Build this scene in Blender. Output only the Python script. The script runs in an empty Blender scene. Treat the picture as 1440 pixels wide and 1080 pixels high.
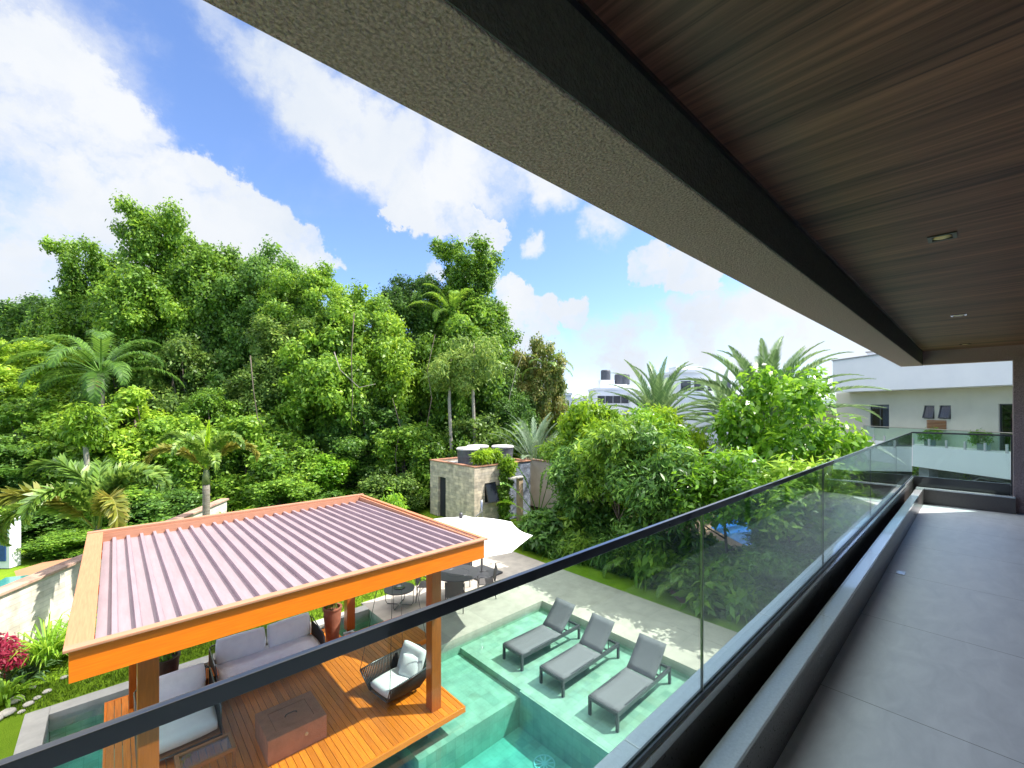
import bpy, bmesh, math, random
import numpy as np
from mathutils import Vector, Matrix, Euler
R = math.radians
S = bpy.context.scene
COL = S.collection

# ------------------------------------------------------------------ camera
# world: X runs along the balcony, Y out to the garden, Z up; the eye is at the origin
TH = R(47.27); sT, cT = math.sin(TH), math.cos(TH); FP = 606.0
cam_d = bpy.data.cameras.new('camera'); cam = bpy.data.objects.new('camera', cam_d); COL.objects.link(cam)
cam.location = (0, 0, 0); cam.rotation_euler = (R(90), 0, TH - R(90))
cam_d.sensor_width = 36; cam_d.lens = FP/1440*36; cam_d.shift_y = 33/1440
cam_d.clip_start = 0.05; cam_d.clip_end = 9000
S.camera = cam
# ------------------------------------------------------------------ light
SUNV = Vector((.604, -.453, 1.0)).normalized()
sd = bpy.data.lights.new('sun', 'SUN'); sd.energy = 4.2; sd.angle = R(.5); sd.color = (1, .95, .86)
sun = bpy.data.objects.new('sun', sd); COL.objects.link(sun)
sun.rotation_euler = SUNV.to_track_quat('Z', 'Y').to_euler()
S.view_settings.view_transform = 'Standard'; S.view_settings.look = 'None'
S.view_settings.gamma = 1; S.view_settings.exposure = 0.95
S.cycles.max_bounces = 8; S.cycles.transparent_max_bounces = 14
S.cycles.diffuse_bounces = 4; S.cycles.glossy_bounces = 3; S.cycles.transmission_bounces = 6
S.cycles.sample_clamp_indirect = 6

def ray(px, py):
    t = (px-720)/FP; u = (573-py)/FP
    return Vector((cT+t*sT, sT-t*cT, u))
def at(px, py, D):            # a point at depth D metres straight ahead
    return ray(px, py)*D
def gnd(px, py, z):           # a point on the level z
    r = ray(px, py); return r*(z/r.z)

# ------------------------------------------------------------------ world: Nishita sky + procedural clouds
W = bpy.data.worlds.new("World"); S.world = W; W.use_nodes = True
nt = W.node_tree; N = nt.nodes; L = nt.links
for n in list(N): N.remove(n)
def nd(tree, typ, **kw):
    n = tree.nodes.new(typ)
    for k, v in kw.items():
        if k.startswith('i_'):
            n.inputs[k[2:].replace('_', ' ')].default_value = v
        else: setattr(n, k, v)
    return n
def mth(tree, op, a, b=None, c=None, clamp=False):
    n = tree.nodes.new('ShaderNodeMath'); n.operation = op; n.use_clamp = clamp
    for i, v in enumerate((a, b, c)):
        if v is None: continue
        if isinstance(v, (int, float)): n.inputs[i].default_value = v
        else: tree.links.new(v, n.inputs[i])
    return n.outputs[0]
SKY_STR = .10
sky = nd(nt, 'ShaderNodeTexSky', sky_type='NISHITA', sun_disc=False, sun_elevation=math.asin(SUNV.z),
         sun_rotation=math.atan2(SUNV.x, SUNV.y), air_density=1.0, dust_density=.6, ozone_density=3.0)
tc = nd(nt, 'ShaderNodeTexCoord')
# distort the view direction for ragged cloud edges
nz = nd(nt, 'ShaderNodeTexNoise', i_Scale=6.5, i_Detail=12.0, i_Roughness=.64); L.new(tc.outputs['Generated'], nz.inputs['Vector'])
sub = nd(nt, 'ShaderNodeVectorMath', operation='SUBTRACT'); L.new(nz.outputs['Color'], sub.inputs[0]); sub.inputs[1].default_value = (.5, .5, .5)
scl = nd(nt, 'ShaderNodeVectorMath', operation='SCALE'); L.new(sub.outputs[0], scl.inputs[0]); scl.inputs['Scale'].default_value = .20
add = nd(nt, 'ShaderNodeVectorMath', operation='ADD'); L.new(tc.outputs['Generated'], add.inputs[0]); L.new(scl.outputs[0], add.inputs[1])
nrm = nd(nt, 'ShaderNodeVectorMath', operation='NORMALIZE'); L.new(add.outputs[0], nrm.inputs[0])
def cloud_blob(px, py, rad, amp, soft=.6):
    d = ray(px, py).normalized()
    dt = nd(nt, 'ShaderNodeVectorMath', operation='DISTANCE'); L.new(nrm.outputs[0], dt.inputs[0]); dt.inputs[1].default_value = d
    mr = nd(nt, 'ShaderNodeMapRange', interpolation_type='SMOOTHERSTEP'); L.new(dt.outputs['Value'], mr.inputs[0])
    mr.inputs[1].default_value = rad*(1-soft); mr.inputs[2].default_value = rad*(1+soft*.5)
    mr.inputs[3].default_value = amp; mr.inputs[4].default_value = 0
    return mr.outputs[0]
blobs = [(-260,60,.30,.85),(-90,140,.17,.8),(30,60,.07,.9,.5),(85,120,.08,.9,.5),(140,185,.09,.95,.5),(30,245,.12,.75,.6),(130,270,.12,.9,.6),(210,275,.09,1.,.4),(285,290,.08,1.,.22),(345,325,.075,1.,.2),(405,350,.07,1.,.18),(450,385,.05,1.,.2),(240,350,.11,.9,.5),(330,380,.10,1.,.4),
         (60,330,.12,.75,.6),(-40,300,.12,.7,.7),(400,85,.07,.8,.8),(440,150,.08,.85,.8),(500,180,.09,.9,.7),(560,215,.09,.85,.6),(630,215,.10,.9,.6),(700,240,.09,.85,.6),(575,285,.055,1.,.25),(625,300,.06,1.,.22),(675,320,.05,1.,.2),(640,260,.06,.9,.4),(770,250,.08,.8,.7),(850,300,.06,.7,.7),
         (290,20,.06,.5,.9),(350,60,.05,.5,.9),(746,342,.030,.75,.8),(725,415,.045,1.,.22),(765,440,.05,1.,.25),(815,440,.045,1.,.3),(690,400,.03,.8,.4),(720,460,.07,.9,.4),
         (915,370,.045,1.,.25),(955,385,.05,1.,.25),(990,400,.035,.95,.3),(860,500,.11,.8,.6),(980,470,.10,.8,.6),(1080,460,.12,.85,.6),(740,520,.12,.75,.6),
         (615,385,.028,.7,.5),(1250,400,.25,.6,.9)]
mx = None
for b in blobs:
    o = cloud_blob(*b)
    mx = o if mx is None else mth(nt, 'MAXIMUM', mx, o)
# generic broken cloud for the rest of the sky (behind and beside the camera) and thin veils
mp = nd(nt, 'ShaderNodeMapping'); L.new(tc.outputs['Generated'], mp.inputs['Vector']); mp.inputs['Scale'].default_value = (1, 1, 2.2)
n2 = nd(nt, 'ShaderNodeTexNoise', i_Scale=2.6, i_Detail=9.0, i_Roughness=.6, i_Distortion=.4); L.new(mp.outputs[0], n2.inputs['Vector'])
veil = nd(nt, 'ShaderNodeMapRange'); L.new(n2.outputs['Fac'], veil.inputs[0]); veil.inputs[1].default_value = .42; veil.inputs[2].default_value = .78; veil.inputs[3].default_value = 0; veil.inputs[4].default_value = .5
den = mth(nt, 'ADD', mx, mth(nt, 'MULTIPLY', veil.outputs[0], .8), clamp=True)
# fine modulation of the density so the clouds are never flat
n3 = nd(nt, 'ShaderNodeTexNoise', i_Scale=9.0, i_Detail=7.0, i_Roughness=.55); L.new(add.outputs[0], n3.inputs['Vector'])
md = nd(nt, 'ShaderNodeMapRange'); L.new(n3.outputs['Fac'], md.inputs[0]); md.inputs[1].default_value = .32; md.inputs[2].default_value = .60; md.inputs[3].default_value = .52; md.inputs[4].default_value = 1.05
den = mth(nt, 'MULTIPLY', den, md.outputs[0], clamp=True)
sh = nd(nt, 'ShaderNodeMapRange', interpolation_type='SMOOTHSTEP'); L.new(den, sh.inputs[0]); sh.inputs[1].default_value = .06; sh.inputs[2].default_value = .92
den = sh.outputs[0]
skys = nd(nt, 'ShaderNodeMixRGB', blend_type='MULTIPLY'); skys.inputs['Fac'].default_value = 1; L.new(sky.outputs[0], skys.inputs[1]); skys.inputs[2].default_value = (1.22, 1.30, 1.55, 1)
n4 = nd(nt, 'ShaderNodeTexNoise', i_Scale=3.5, i_Detail=6.0); L.new(add.outputs[0], n4.inputs['Vector'])
crm = nd(nt, 'ShaderNodeMapRange'); L.new(n4.outputs['Fac'], crm.inputs[0]); crm.inputs[1].default_value = .35; crm.inputs[2].default_value = .62
cc = nd(nt, 'ShaderNodeMixRGB'); L.new(crm.outputs[0], cc.inputs['Fac']); cc.inputs[1].default_value = (4.1, 4.45, 4.95, 1); cc.inputs[2].default_value = (4.85, 5.0, 5.2, 1)
mixc = nd(nt, 'ShaderNodeMixRGB'); L.new(den, mixc.inputs['Fac']); L.new(skys.outputs[0], mixc.inputs[1]); L.new(cc.outputs[0], mixc.inputs[2])
# bright cloud band added overhead, out of view, to lift the balcony light
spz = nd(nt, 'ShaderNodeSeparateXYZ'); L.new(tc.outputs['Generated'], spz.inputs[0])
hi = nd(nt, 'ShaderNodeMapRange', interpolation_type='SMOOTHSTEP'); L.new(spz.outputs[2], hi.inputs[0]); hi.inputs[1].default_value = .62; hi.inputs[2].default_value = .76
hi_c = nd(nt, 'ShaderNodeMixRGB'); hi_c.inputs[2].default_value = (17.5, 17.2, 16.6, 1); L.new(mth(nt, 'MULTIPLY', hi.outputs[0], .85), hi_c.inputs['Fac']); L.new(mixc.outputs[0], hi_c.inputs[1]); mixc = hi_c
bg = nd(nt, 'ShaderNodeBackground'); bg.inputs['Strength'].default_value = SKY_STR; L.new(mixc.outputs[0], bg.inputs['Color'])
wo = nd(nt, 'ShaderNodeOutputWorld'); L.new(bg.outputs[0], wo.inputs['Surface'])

# ------------------------------------------------------------------ materials
def new_mat(name):
    m = bpy.data.materials.new(name); m.use_nodes = True
    return m, m.node_tree, m.node_tree.nodes['Principled BSDF']
def mat(name, c1, c2=None, scale=6., rough=.6, bump=0., bscale=None, metal=0., spec=.5, stretch=(1,1,1), detail=5., island=0., coat=0., lo=.35, hi=.65, coord='Object'):
    """two tones mixed by noise (+ a per-piece variation), roughness and bump from noise"""
    m, t, b = new_mat(name)
    c2 = c2 or tuple(v*.8 for v in c1)
    co = nd(t, 'ShaderNodeTexCoord'); mp = nd(t, 'ShaderNodeMapping'); t.links.new(co.outputs[coord], mp.inputs[0]); mp.inputs['Scale'].default_value = stretch
    n = nd(t, 'ShaderNodeTexNoise', i_Scale=scale, i_Detail=detail, i_Roughness=.6); t.links.new(mp.outputs[0], n.inputs[0])
    r = nd(t, 'ShaderNodeMapRange'); t.links.new(n.outputs['Fac'], r.inputs[0]); r.inputs[1].default_value = lo; r.inputs[2].default_value = hi
    mx = nd(t, 'ShaderNodeMixRGB'); t.links.new(r.outputs[0], mx.inputs['Fac']); mx.inputs[1].default_value = (*c1, 1); mx.inputs[2].default_value = (*c2, 1)
    out = mx.outputs[0]
    if island:
        g = nd(t, 'ShaderNodeNewGeometry'); hs = nd(t, 'ShaderNodeHueSaturation')
        v = mth(t, 'MULTIPLY_ADD', g.outputs['Random Per Island'], island*2, 1-island)
        t.links.new(v, hs.inputs['Value']); t.links.new(out, hs.inputs['Color']); out = hs.outputs[0]
    t.links.new(out, b.inputs['Base Color'])
    rr = mth(t, 'MULTIPLY_ADD', n.outputs['Fac'], .25, rough-.12, clamp=True); t.links.new(rr, b.inputs['Roughness'])
    b.inputs['Metallic'].default_value = metal; b.inputs['Specular IOR Level'].default_value = spec; b.inputs['Coat Weight'].default_value = coat
    if bump:
        n2 = nd(t, 'ShaderNodeTexNoise', i_Scale=bscale or scale*4, i_Detail=4.); t.links.new(mp.outputs[0], n2.inputs[0])
        bp = nd(t, 'ShaderNodeBump'); bp.inputs['Strength'].default_value = bump; bp.inputs['Distance'].default_value = .02
        t.links.new(n2.outputs['Fac'], bp.inputs['Height']); t.links.new(bp.outputs[0], b.inputs['Normal'])
    return m
def leaf_mat(name, dark, mid, bright, nscale=.5, trans=.4, rough=.45, spec=.4, vein=0):
    m, t, b = new_mat(name)
    g = nd(t, 'ShaderNodeNewGeometry'); oi = nd(t, 'ShaderNodeObjectInfo'); co = nd(t, 'ShaderNodeTexCoord')
    n = nd(t, 'ShaderNodeTexNoise', i_Scale=nscale, i_Detail=3.); t.links.new(g.outputs['Position'], n.inputs[0])
    a = mth(t, 'MULTIPLY_ADD', n.outputs['Fac'], 1.5, -.45)
    a = mth(t, 'MULTIPLY_ADD', g.outputs['Random Per Island'], .6, mth(t, 'MULTIPLY', a, .6))
    a = mth(t, 'MULTIPLY_ADD', oi.outputs['Random'], .3, mth(t, 'SUBTRACT', a, .12), clamp=True)
    cr = nd(t, 'ShaderNodeValToRGB'); t.links.new(a, cr.inputs[0])
    e = cr.color_ramp.elements; e[0].position = .1; e[0].color = (*dark, 1); e[1].position = .92; e[1].color = (*bright, 1)
    k = e.new(.5); k.color = (*mid, 1)
    t.links.new(cr.outputs[0], b.inputs['Base Color']); b.inputs['Roughness'].default_value = rough; b.inputs['Specular IOR Level'].default_value = spec
    tr = nd(t, 'ShaderNodeBsdfTranslucent'); hs = nd(t, 'ShaderNodeHueSaturation'); hs.inputs['Value'].default_value = 1.35; hs.inputs['Hue'].default_value = .485
    t.links.new(cr.outputs[0], hs.inputs['Color']); t.links.new(hs.outputs[0], tr.inputs[0])
    ms = nd(t, 'ShaderNodeMixShader'); ms.inputs[0].default_value = trans
    t.links.new(b.outputs[0], ms.inputs[1]); t.links.new(tr.outputs[0], ms.inputs[2])
    t.links.new(ms.outputs[0], t.nodes['Material Output'].inputs['Surface'])
    return m
def glass_mat(name, tint=(.93, .98, .96), refl=1.0):
    m, t, b = new_mat(name); t.nodes.remove(b)
    tr = nd(t, 'ShaderNodeBsdfTransparent'); tr.inputs[0].default_value = (*tint, 1)
    gl = nd(t, 'ShaderNodeBsdfGlossy'); gl.inputs['Roughness'].default_value = .01
    g = nd(t, 'ShaderNodeNewGeometry'); dt = nd(t, 'ShaderNodeVectorMath', operation='DOT_PRODUCT'); t.links.new(g.outputs['Incoming'], dt.inputs[0]); t.links.new(g.outputs['Normal'], dt.inputs[1])
    k = mth(t, 'POWER', mth(t, 'SUBTRACT', 1, mth(t, 'ABSOLUTE', dt.outputs['Value']), clamp=True), 5)   # Schlick's Fresnel, the same from both sides
    ms = nd(t, 'ShaderNodeMixShader'); t.links.new(mth(t, 'MULTIPLY', mth(t, 'MULTIPLY_ADD', k, .7, .03), refl), ms.inputs[0]); t.links.new(tr.outputs[0], ms.inputs[1]); t.links.new(gl.outputs[0], ms.inputs[2])
    t.links.new(ms.outputs[0], t.nodes['Material Output'].inputs['Surface'])
    return m
def brick_mat(name, c1, c2, mortar, scale, bw, bh, rough=.8, msize=.01, bump=.5, axis='xz', noise=.25, offset=.5):
    m, t, b = new_mat(name)
    co = nd(t, 'ShaderNodeTexCoord'); sp = nd(t, 'ShaderNodeSeparateXYZ'); t.links.new(co.outputs['Object'], sp.inputs[0])
    cb = nd(t, 'ShaderNodeCombineXYZ')
    if axis == 'xy': t.links.new(sp.outputs[0], cb.inputs[0]); t.links.new(sp.outputs[1], cb.inputs[1])
    else: t.links.new(mth(t, 'ADD', sp.outputs[0], sp.outputs[1]), cb.inputs[0]); t.links.new(sp.outputs[2], cb.inputs[1])
    br = nd(t, 'ShaderNodeTexBrick', offset=offset); t.links.new(cb.outputs[0], br.inputs['Vector'])
    br.inputs['Scale'].default_value = scale; br.inputs['Brick Width'].default_value = bw; br.inputs['Row Height'].default_value = bh; br.inputs['Mortar Size'].default_value = msize
    br.inputs['Color1'].default_value = (*c1, 1); br.inputs['Color2'].default_value = (*c2, 1); br.inputs['Mortar'].default_value = (*mortar, 1); br.inputs['Bias'].default_value = 0
    n = nd(t, 'ShaderNodeTexNoise', i_Scale=3.5, i_Detail=8.); t.links.new(co.outputs['Object'], n.inputs[0])
    mr = nd(t, 'ShaderNodeMapRange'); t.links.new(n.outputs['Fac'], mr.inputs[0]); mr.inputs[1].default_value = .3; mr.inputs[2].default_value = .7; mr.inputs[3].default_value = 1-noise; mr.inputs[4].default_value = 1+noise
    hs = nd(t, 'ShaderNodeHueSaturation'); t.links.new(br.outputs['Color'], hs.inputs['Color']); t.links.new(mr.outputs[0], hs.inputs['Value'])
    t.links.new(hs.outputs[0], b.inputs['Base Color']); b.inputs['Roughness'].default_value = rough
    n2 = nd(t, 'ShaderNodeTexNoise', i_Scale=40., i_Detail=3.); t.links.new(co.outputs['Object'], n2.inputs[0])
    h = mth(t, 'MULTIPLY_ADD', br.outputs['Fac'], -.7, mth(t, 'MULTIPLY', n2.outputs['Fac'], .3))
    bp = nd(t, 'ShaderNodeBump'); bp.inputs['Strength'].default_value = bump; bp.inputs['Distance'].default_value = .01
    t.links.new(h, bp.inputs['Height']); t.links.new(bp.outputs[0], b.inputs['Normal'])
    return m

# ------------------------------------------------------------------ mesh helpers
class MB:
    def __init__(s): s.v = []; s.f = []
    def add(s, vs, fs, M=None):
        o = len(s.v)
        s.v += [tuple(M @ Vector(v)) for v in vs] if M is not None else [tuple(v) for v in vs]
        s.f += [tuple(i+o for i in f) for f in fs]; return s
    def box(s, a, b, M=None):
        x0, y0, z0 = a; x1, y1, z1 = b
        if x0 > x1: x0, x1 = x1, x0
        if y0 > y1: y0, y1 = y1, y0
        if z0 > z1: z0, z1 = z1, z0
        return s.add([(x0,y0,z0),(x1,y0,z0),(x1,y1,z0),(x0,y1,z0),(x0,y0,z1),(x1,y0,z1),(x1,y1,z1),(x0,y1,z1)],
                     [(0,3,2,1),(4,5,6,7),(0,1,5,4),(1,2,6,5),(2,3,7,6),(3,0,4,7)], M)
    def tube(s, pts, r, n=8, closed=False, M=None):
        pts = [Vector(p) for p in pts]; m = len(pts); rs = r if isinstance(r, (list, tuple)) else [r]*m
        vs = []; fs = []; ref = None
        for i, p in enumerate(pts):
            if closed: tg = pts[(i+1) % m]-pts[i-1]
            else: tg = pts[min(i+1, m-1)]-pts[max(i-1, 0)]
            tg.normalize()
            if ref is None: ref = Vector((0,0,1)) if abs(tg.z) < .9 else Vector((1,0,0))
            a = ref - tg*ref.dot(tg)
            if a.length < 1e-4: a = tg.orthogonal()
            a.normalize(); b = tg.cross(a); ref = a
            for k in range(n):
                w = 2*math.pi*k/n; vs.append(p+(a*math.cos(w)+b*math.sin(w))*rs[i])
        rings = m if closed else m-1
        for i in range(rings):
            for k in range(n):
                a0 = i*n+k; a1 = i*n+(k+1) % n; j = (i+1) % m
                fs.append((a0, a1, j*n+(k+1) % n, j*n+k))
        if not closed: fs.append(tuple(range(n))[::-1]); fs.append(tuple((m-1)*n+k for k in range(n)))
        return s.add(vs, fs, M)
    def lathe(s, prof, n=32, M=None, c=(0,0,0)):
        vs = []; fs = []; m = len(prof)
        for (r, z) in prof:
            for k in range(n):
                w = 2*math.pi*k/n; vs.append((c[0]+r*math.cos(w), c[1]+r*math.sin(w), c[2]+z))
        for i in range(m-1):
            for k in range(n): fs.append((i*n+k, i*n+(k+1) % n, (i+1)*n+(k+1) % n, (i+1)*n+k))
        fs.append(tuple(range(n))[::-1]); fs.append(tuple((m-1)*n+k for k in range(n)))
        return s.add(vs, fs, M)
    def prism(s, poly, z0, z1, M=None):
        n = len(poly); vs = [(x, y, z0) for x, y in poly]+[(x, y, z1) for x, y in poly]
        return s.add(vs, [tuple(range(n))[::-1], tuple(range(n, 2*n))]+[(i, (i+1) % n, n+(i+1) % n, n+i) for i in range(n)], M)
    def sheet(s, poly, z): return s.add([(x, y, z) for x, y in poly], [tuple(range(len(poly)))])
    def build(s, name, m, parent=None, loc=(0,0,0), rz=0, smooth=False, bevel=0, seg=2, subsurf=0, ang=35):
        me = bpy.data.meshes.new(name); me.from_pydata(s.v, [], s.f); me.update()
        if bevel:
            bm = bmesh.new(); bm.from_mesh(me); bmesh.ops.recalc_face_normals(bm, faces=bm.faces)
            es = [e for e in bm.edges if len(e.link_faces) == 2 and e.calc_face_angle(0) > R(ang)]
            bmesh.ops.bevel(bm, geom=es, offset=bevel, segments=seg, affect='EDGES', profile=.5, clamp_overlap=True)
            bm.to_mesh(me); bm.free()
        o = bpy.data.objects.new(name, me); COL.objects.link(o); me.materials.append(m)
        if parent: o.parent = parent
        o.location = loc; o.rotation_euler = (0, 0, rz)
        if smooth:
            me.polygons.foreach_set('use_smooth', [True]*len(me.polygons))
        if bevel and not smooth:
            me.polygons.foreach_set('use_smooth', [True]*len(me.polygons))
            md = o.modifiers.new('wn', 'WEIGHTED_NORMAL'); md.keep_sharp = False
        if subsurf:
            md = o.modifiers.new('ss', 'SUBSURF'); md.levels = subsurf; md.render_levels = subsurf
        return o
def tag(o, label=None, cat=None, group=None, kind=None):
    if label: o['label'] = label
    if cat: o['category'] = cat
    if group: o['group'] = group
    if kind: o['kind'] = kind
    return o
def thing(name, label, cat, loc=(0,0,0), rz=0, group=None):
    o = bpy.data.objects.new(name, None); COL.objects.link(o); o.location = loc; o.rotation_euler = (0, 0, rz); o.empty_display_size = .2
    return tag(o, label, cat, group)
def copy_tree(o, parent=None):
    c = o.copy(); COL.objects.link(c); c.parent = parent
    for ch in [x for x in o.children]: copy_tree(ch, c)
    return c
def np_mesh(name, V, F, m, parent=None, loc=(0,0,0), smooth=False):
    """V (n,3), F (k,4) numpy arrays"""
    me = bpy.data.meshes.new(name)
    me.vertices.add(len(V)); me.vertices.foreach_set('co', np.asarray(V, dtype=np.float32).ravel())
    nf = len(F); me.loops.add(nf*4); me.loops.foreach_set('vertex_index', np.asarray(F, dtype=np.int32).ravel())
    me.polygons.add(nf); me.polygons.foreach_set('loop_start', np.arange(0, nf*4, 4, dtype=np.int32)); me.polygons.foreach_set('loop_total', np.full(nf, 4, dtype=np.int32))
    me.update(calc_edges=True); me.validate()
    if smooth: me.polygons.foreach_set('use_smooth', [True]*nf)
    me.materials.append(m)
    o = bpy.data.objects.new(name, me); COL.objects.link(o)
    if parent: o.parent = parent
    o.location = loc
    return o
def cushion(mb, a, b, puff=.04, M=None, nx=8, ny=8):
    """a soft box: rounded top and bottom, seamed edge"""
    x0,y0,z0 = a; x1,y1,z1 = b; cx,cy,cz = (x0+x1)/2,(y0+y1)/2,(z0+z1)/2
    hx,hy,hz = (x1-x0)/2,(y1-y0)/2,(z1-z0)/2; vs=[]; fs=[]
    def sg(u, k): return math.copysign(abs(u)**k, u)
    for sgn in (1,-1):
        o=len(vs)
        for i in range(nx+1):
            for j in range(ny+1):
                u=-1+2*i/nx; v=-1+2*j/ny
                e=(1-abs(u)**6)*(1-abs(v)**6)
                pin=1-.05*(u*u*v*v)
                z=hz*(.45+.55*e**.35)+puff*(1-u*u)*(1-v*v)
                vs.append((cx+hx*u*pin, cy+hy*v*pin, cz+sgn*z))
        for i in range(nx):
            for j in range(ny):
                q=(o+i*(ny+1)+j, o+(i+1)*(ny+1)+j, o+(i+1)*(ny+1)+j+1, o+i*(ny+1)+j+1)
                fs.append(q if sgn>0 else q[::-1])
    o=(nx+1)*(ny+1); ring=[i*(ny+1) for i in range(nx+1)]+[nx*(ny+1)+j for j in range(1,ny+1)]+[i*(ny+1)+ny for i in range(nx-1,-1,-1)]+[j for j in range(ny-1,0,-1)]
    for k in range(len(ring)):
        p,q=ring[k],ring[(k+1)%len(ring)]; fs.append((p,p+o,q+o,q))
    return mb.add(vs, fs, M)
def T(x=0,y=0,z=0,rx=0,ry=0,rz=0): return Matrix.Translation((x,y,z)) @ Euler((rx,ry,rz)).to_matrix().to_4x4()
rng = np.random.default_rng(7); rnd = random.Random(5)

# ------------------------------------------------------------------ material library
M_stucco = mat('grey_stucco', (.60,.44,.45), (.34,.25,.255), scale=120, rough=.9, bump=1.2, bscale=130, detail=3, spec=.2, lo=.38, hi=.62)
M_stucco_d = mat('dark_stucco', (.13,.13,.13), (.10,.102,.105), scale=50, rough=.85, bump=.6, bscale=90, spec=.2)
M_wall = mat('house_wall_paint', (.74,.73,.70), (.68,.67,.64), scale=3, rough=.8)
M_black = mat('black_aluminium', (.008,.009,.014), (.012,.013,.018), scale=30, rough=.32, metal=.0, spec=1., coat=1.)
M_blackw = mat('black_weave', (.02,.018,.018), (.035,.03,.028), scale=40, rough=.55)
M_anth = mat('anthracite_aluminium', (.045,.047,.055), (.065,.068,.078), scale=20, rough=.4, spec=.6)
M_sling = mat('grey_sling_fabric', (.165,.163,.18), (.21,.208,.225), scale=180, rough=.8, bump=.3, bscale=400, spec=.2)
M_cush = mat('light_grey_fabric', (.86,.87,.89), (.80,.81,.84), scale=7, rough=.9, bump=.25, bscale=20, spec=.15)
M_white = mat('white_paint', (.80,.80,.80), (.72,.73,.74), scale=2, rough=.6)
M_canvas = mat('white_canvas', (.82,.82,.80), (.76,.76,.75), scale=5, rough=.85, spec=.2)
M_terra = mat('terracotta', (.34,.13,.075), (.24,.085,.05), scale=7, rough=.75, bump=.2)
M_soil = mat('soil', (.05,.035,.025), (.03,.02,.015), scale=20, rough=.95, bump=.8)
M_corten = mat('brown_metal', (.46,.20,.125), (.32,.14,.085), scale=5, rough=.6, bump=.12, bscale=40, lo=.3, hi=.7)
M_trunk = mat('bark', (.20,.16,.12), (.10,.075,.055), scale=9, rough=.9, bump=.7, stretch=(1,1,.4))
M_palmtrunk = mat('ringed_palm_bark', (.30,.27,.22), (.17,.145,.11), scale=6, rough=.9, bump=.6, stretch=(.3,.3,5))
M_pale = mat('pale_bark', (.42,.38,.31), (.28,.25,.19), scale=5, rough=.9, bump=.3)
M_conc = mat('grey_concrete', (.40,.39,.38), (.30,.30,.295), scale=4, rough=.85, bump=.2)
M_gran = mat('polished_grey_granite', (.72,.74,.77), (.60,.62,.65), scale=90, rough=.13, spec=1., coat=.8, detail=8, lo=.3, hi=.7)
M_gran_shade = mat('shaded_granite_face', (.13,.115,.11), (.09,.08,.08), scale=70, rough=.3, spec=.5)  # darker copy of the granite, with the shade of kerb and parapet sides in its colour
M_steel = mat('brushed_steel', (.55,.55,.55), (.45,.45,.45), scale=20, rough=.3, metal=.9)
M_glass = glass_mat('clear_glass', (.84,.945,.92), 1.6)
M_dglass = mat('dark_window_glass', (.02,.025,.035), (.03,.035,.05), scale=2, rough=.06, spec=.9)

def wood_mat(name, c1, c2, axis, rough=.35, island=.18, coat=.3, scale=4., squeeze=14, bump=.1):
    st = [squeeze]*3; st[axis] = .7
    m = mat(name, c1, c2, scale=scale, rough=rough, bump=bump, bscale=scale*3, stretch=tuple(st), island=island, coat=coat, lo=.3, hi=.7)
    return m
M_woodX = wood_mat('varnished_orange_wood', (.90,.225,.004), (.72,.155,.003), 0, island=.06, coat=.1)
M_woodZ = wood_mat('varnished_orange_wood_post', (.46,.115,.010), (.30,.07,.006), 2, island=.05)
M_cap = wood_mat('weathered_wood_cap', (.54,.27,.16), (.44,.20,.115), 0, rough=.6, coat=0)
M_deck = wood_mat('orange_deck_boards', (.78,.23,.015), (.52,.135,.009), 1, rough=.42, island=.22, coat=.15)
M_teak = wood_mat('teak', (.40,.17,.06), (.28,.11,.04), 0, rough=.5, coat=.1)
M_sheet = mat('mauve_roof_sheet', (.36,.27,.295), (.29,.22,.24), scale=3.5, rough=.42, bump=.05, spec=.5, stretch=(3,.4,1), island=.03)
M_ceil = None
def ceiling_mat():
    m, t, b = new_mat('dark_wood_ceiling')
    co = nd(t, 'ShaderNodeTexCoord'); mp = nd(t, 'ShaderNodeMapping'); t.links.new(co.outputs['Object'], mp.inputs[0]); mp.inputs['Scale'].default_value = (34, 1.3, 1)
    n = nd(t, 'ShaderNodeTexNoise', i_Scale=1.0, i_Detail=7., i_Roughness=.65, i_Distortion=.25); t.links.new(mp.outputs[0], n.inputs[0])
    mp2 = nd(t, 'ShaderNodeMapping'); t.links.new(co.outputs['Object'], mp2.inputs[0]); mp2.inputs['Scale'].default_value = (5, .25, 1)
    n2 = nd(t, 'ShaderNodeTexNoise', i_Scale=1.0, i_Detail=3.); t.links.new(mp2.outputs[0], n2.inputs[0])
    sx = nd(t, 'ShaderNodeSeparateXYZ'); t.links.new(co.outputs['Object'], sx.inputs[0]); q = mth(t, 'DIVIDE', sx.outputs[0], .20)
    wn = nd(t, 'ShaderNodeTexWhiteNoise', noise_dimensions='1D'); t.links.new(mth(t, 'FLOOR', q), wn.inputs['W'])
    s = mth(t, 'MULTIPLY_ADD', n.outputs['Fac'], .62, mth(t, 'MULTIPLY', n2.outputs['Fac'], .40)); s = mth(t, 'MULTIPLY_ADD', wn.outputs['Value'], .05, s)
    gr = mth(t, 'GREATER_THAN', mth(t, 'ABSOLUTE', mth(t, 'SUBTRACT', mth(t, 'FRACT', q), .5)), .488); s = mth(t, 'MULTIPLY_ADD', gr, -.05, s)
    cr = nd(t, 'ShaderNodeValToRGB'); t.links.new(s, cr.inputs[0]); e = cr.color_ramp.elements
    e[0].position = .42; e[0].color = (.045,.014,.010, 1); e[1].position = .70; e[1].color = (.31,.135,.09, 1)
    t.links.new(cr.outputs[0], b.inputs['Base Color']); b.inputs['Roughness'].default_value = .5
    bp = nd(t, 'ShaderNodeBump'); bp.inputs['Strength'].default_value = .25; bp.inputs['Distance'].default_value = .004; t.links.new(n.outputs['Fac'], bp.inputs['Height']); t.links.new(bp.outputs[0], b.inputs['Normal'])
    return m
M_ceil = ceiling_mat()
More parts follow.
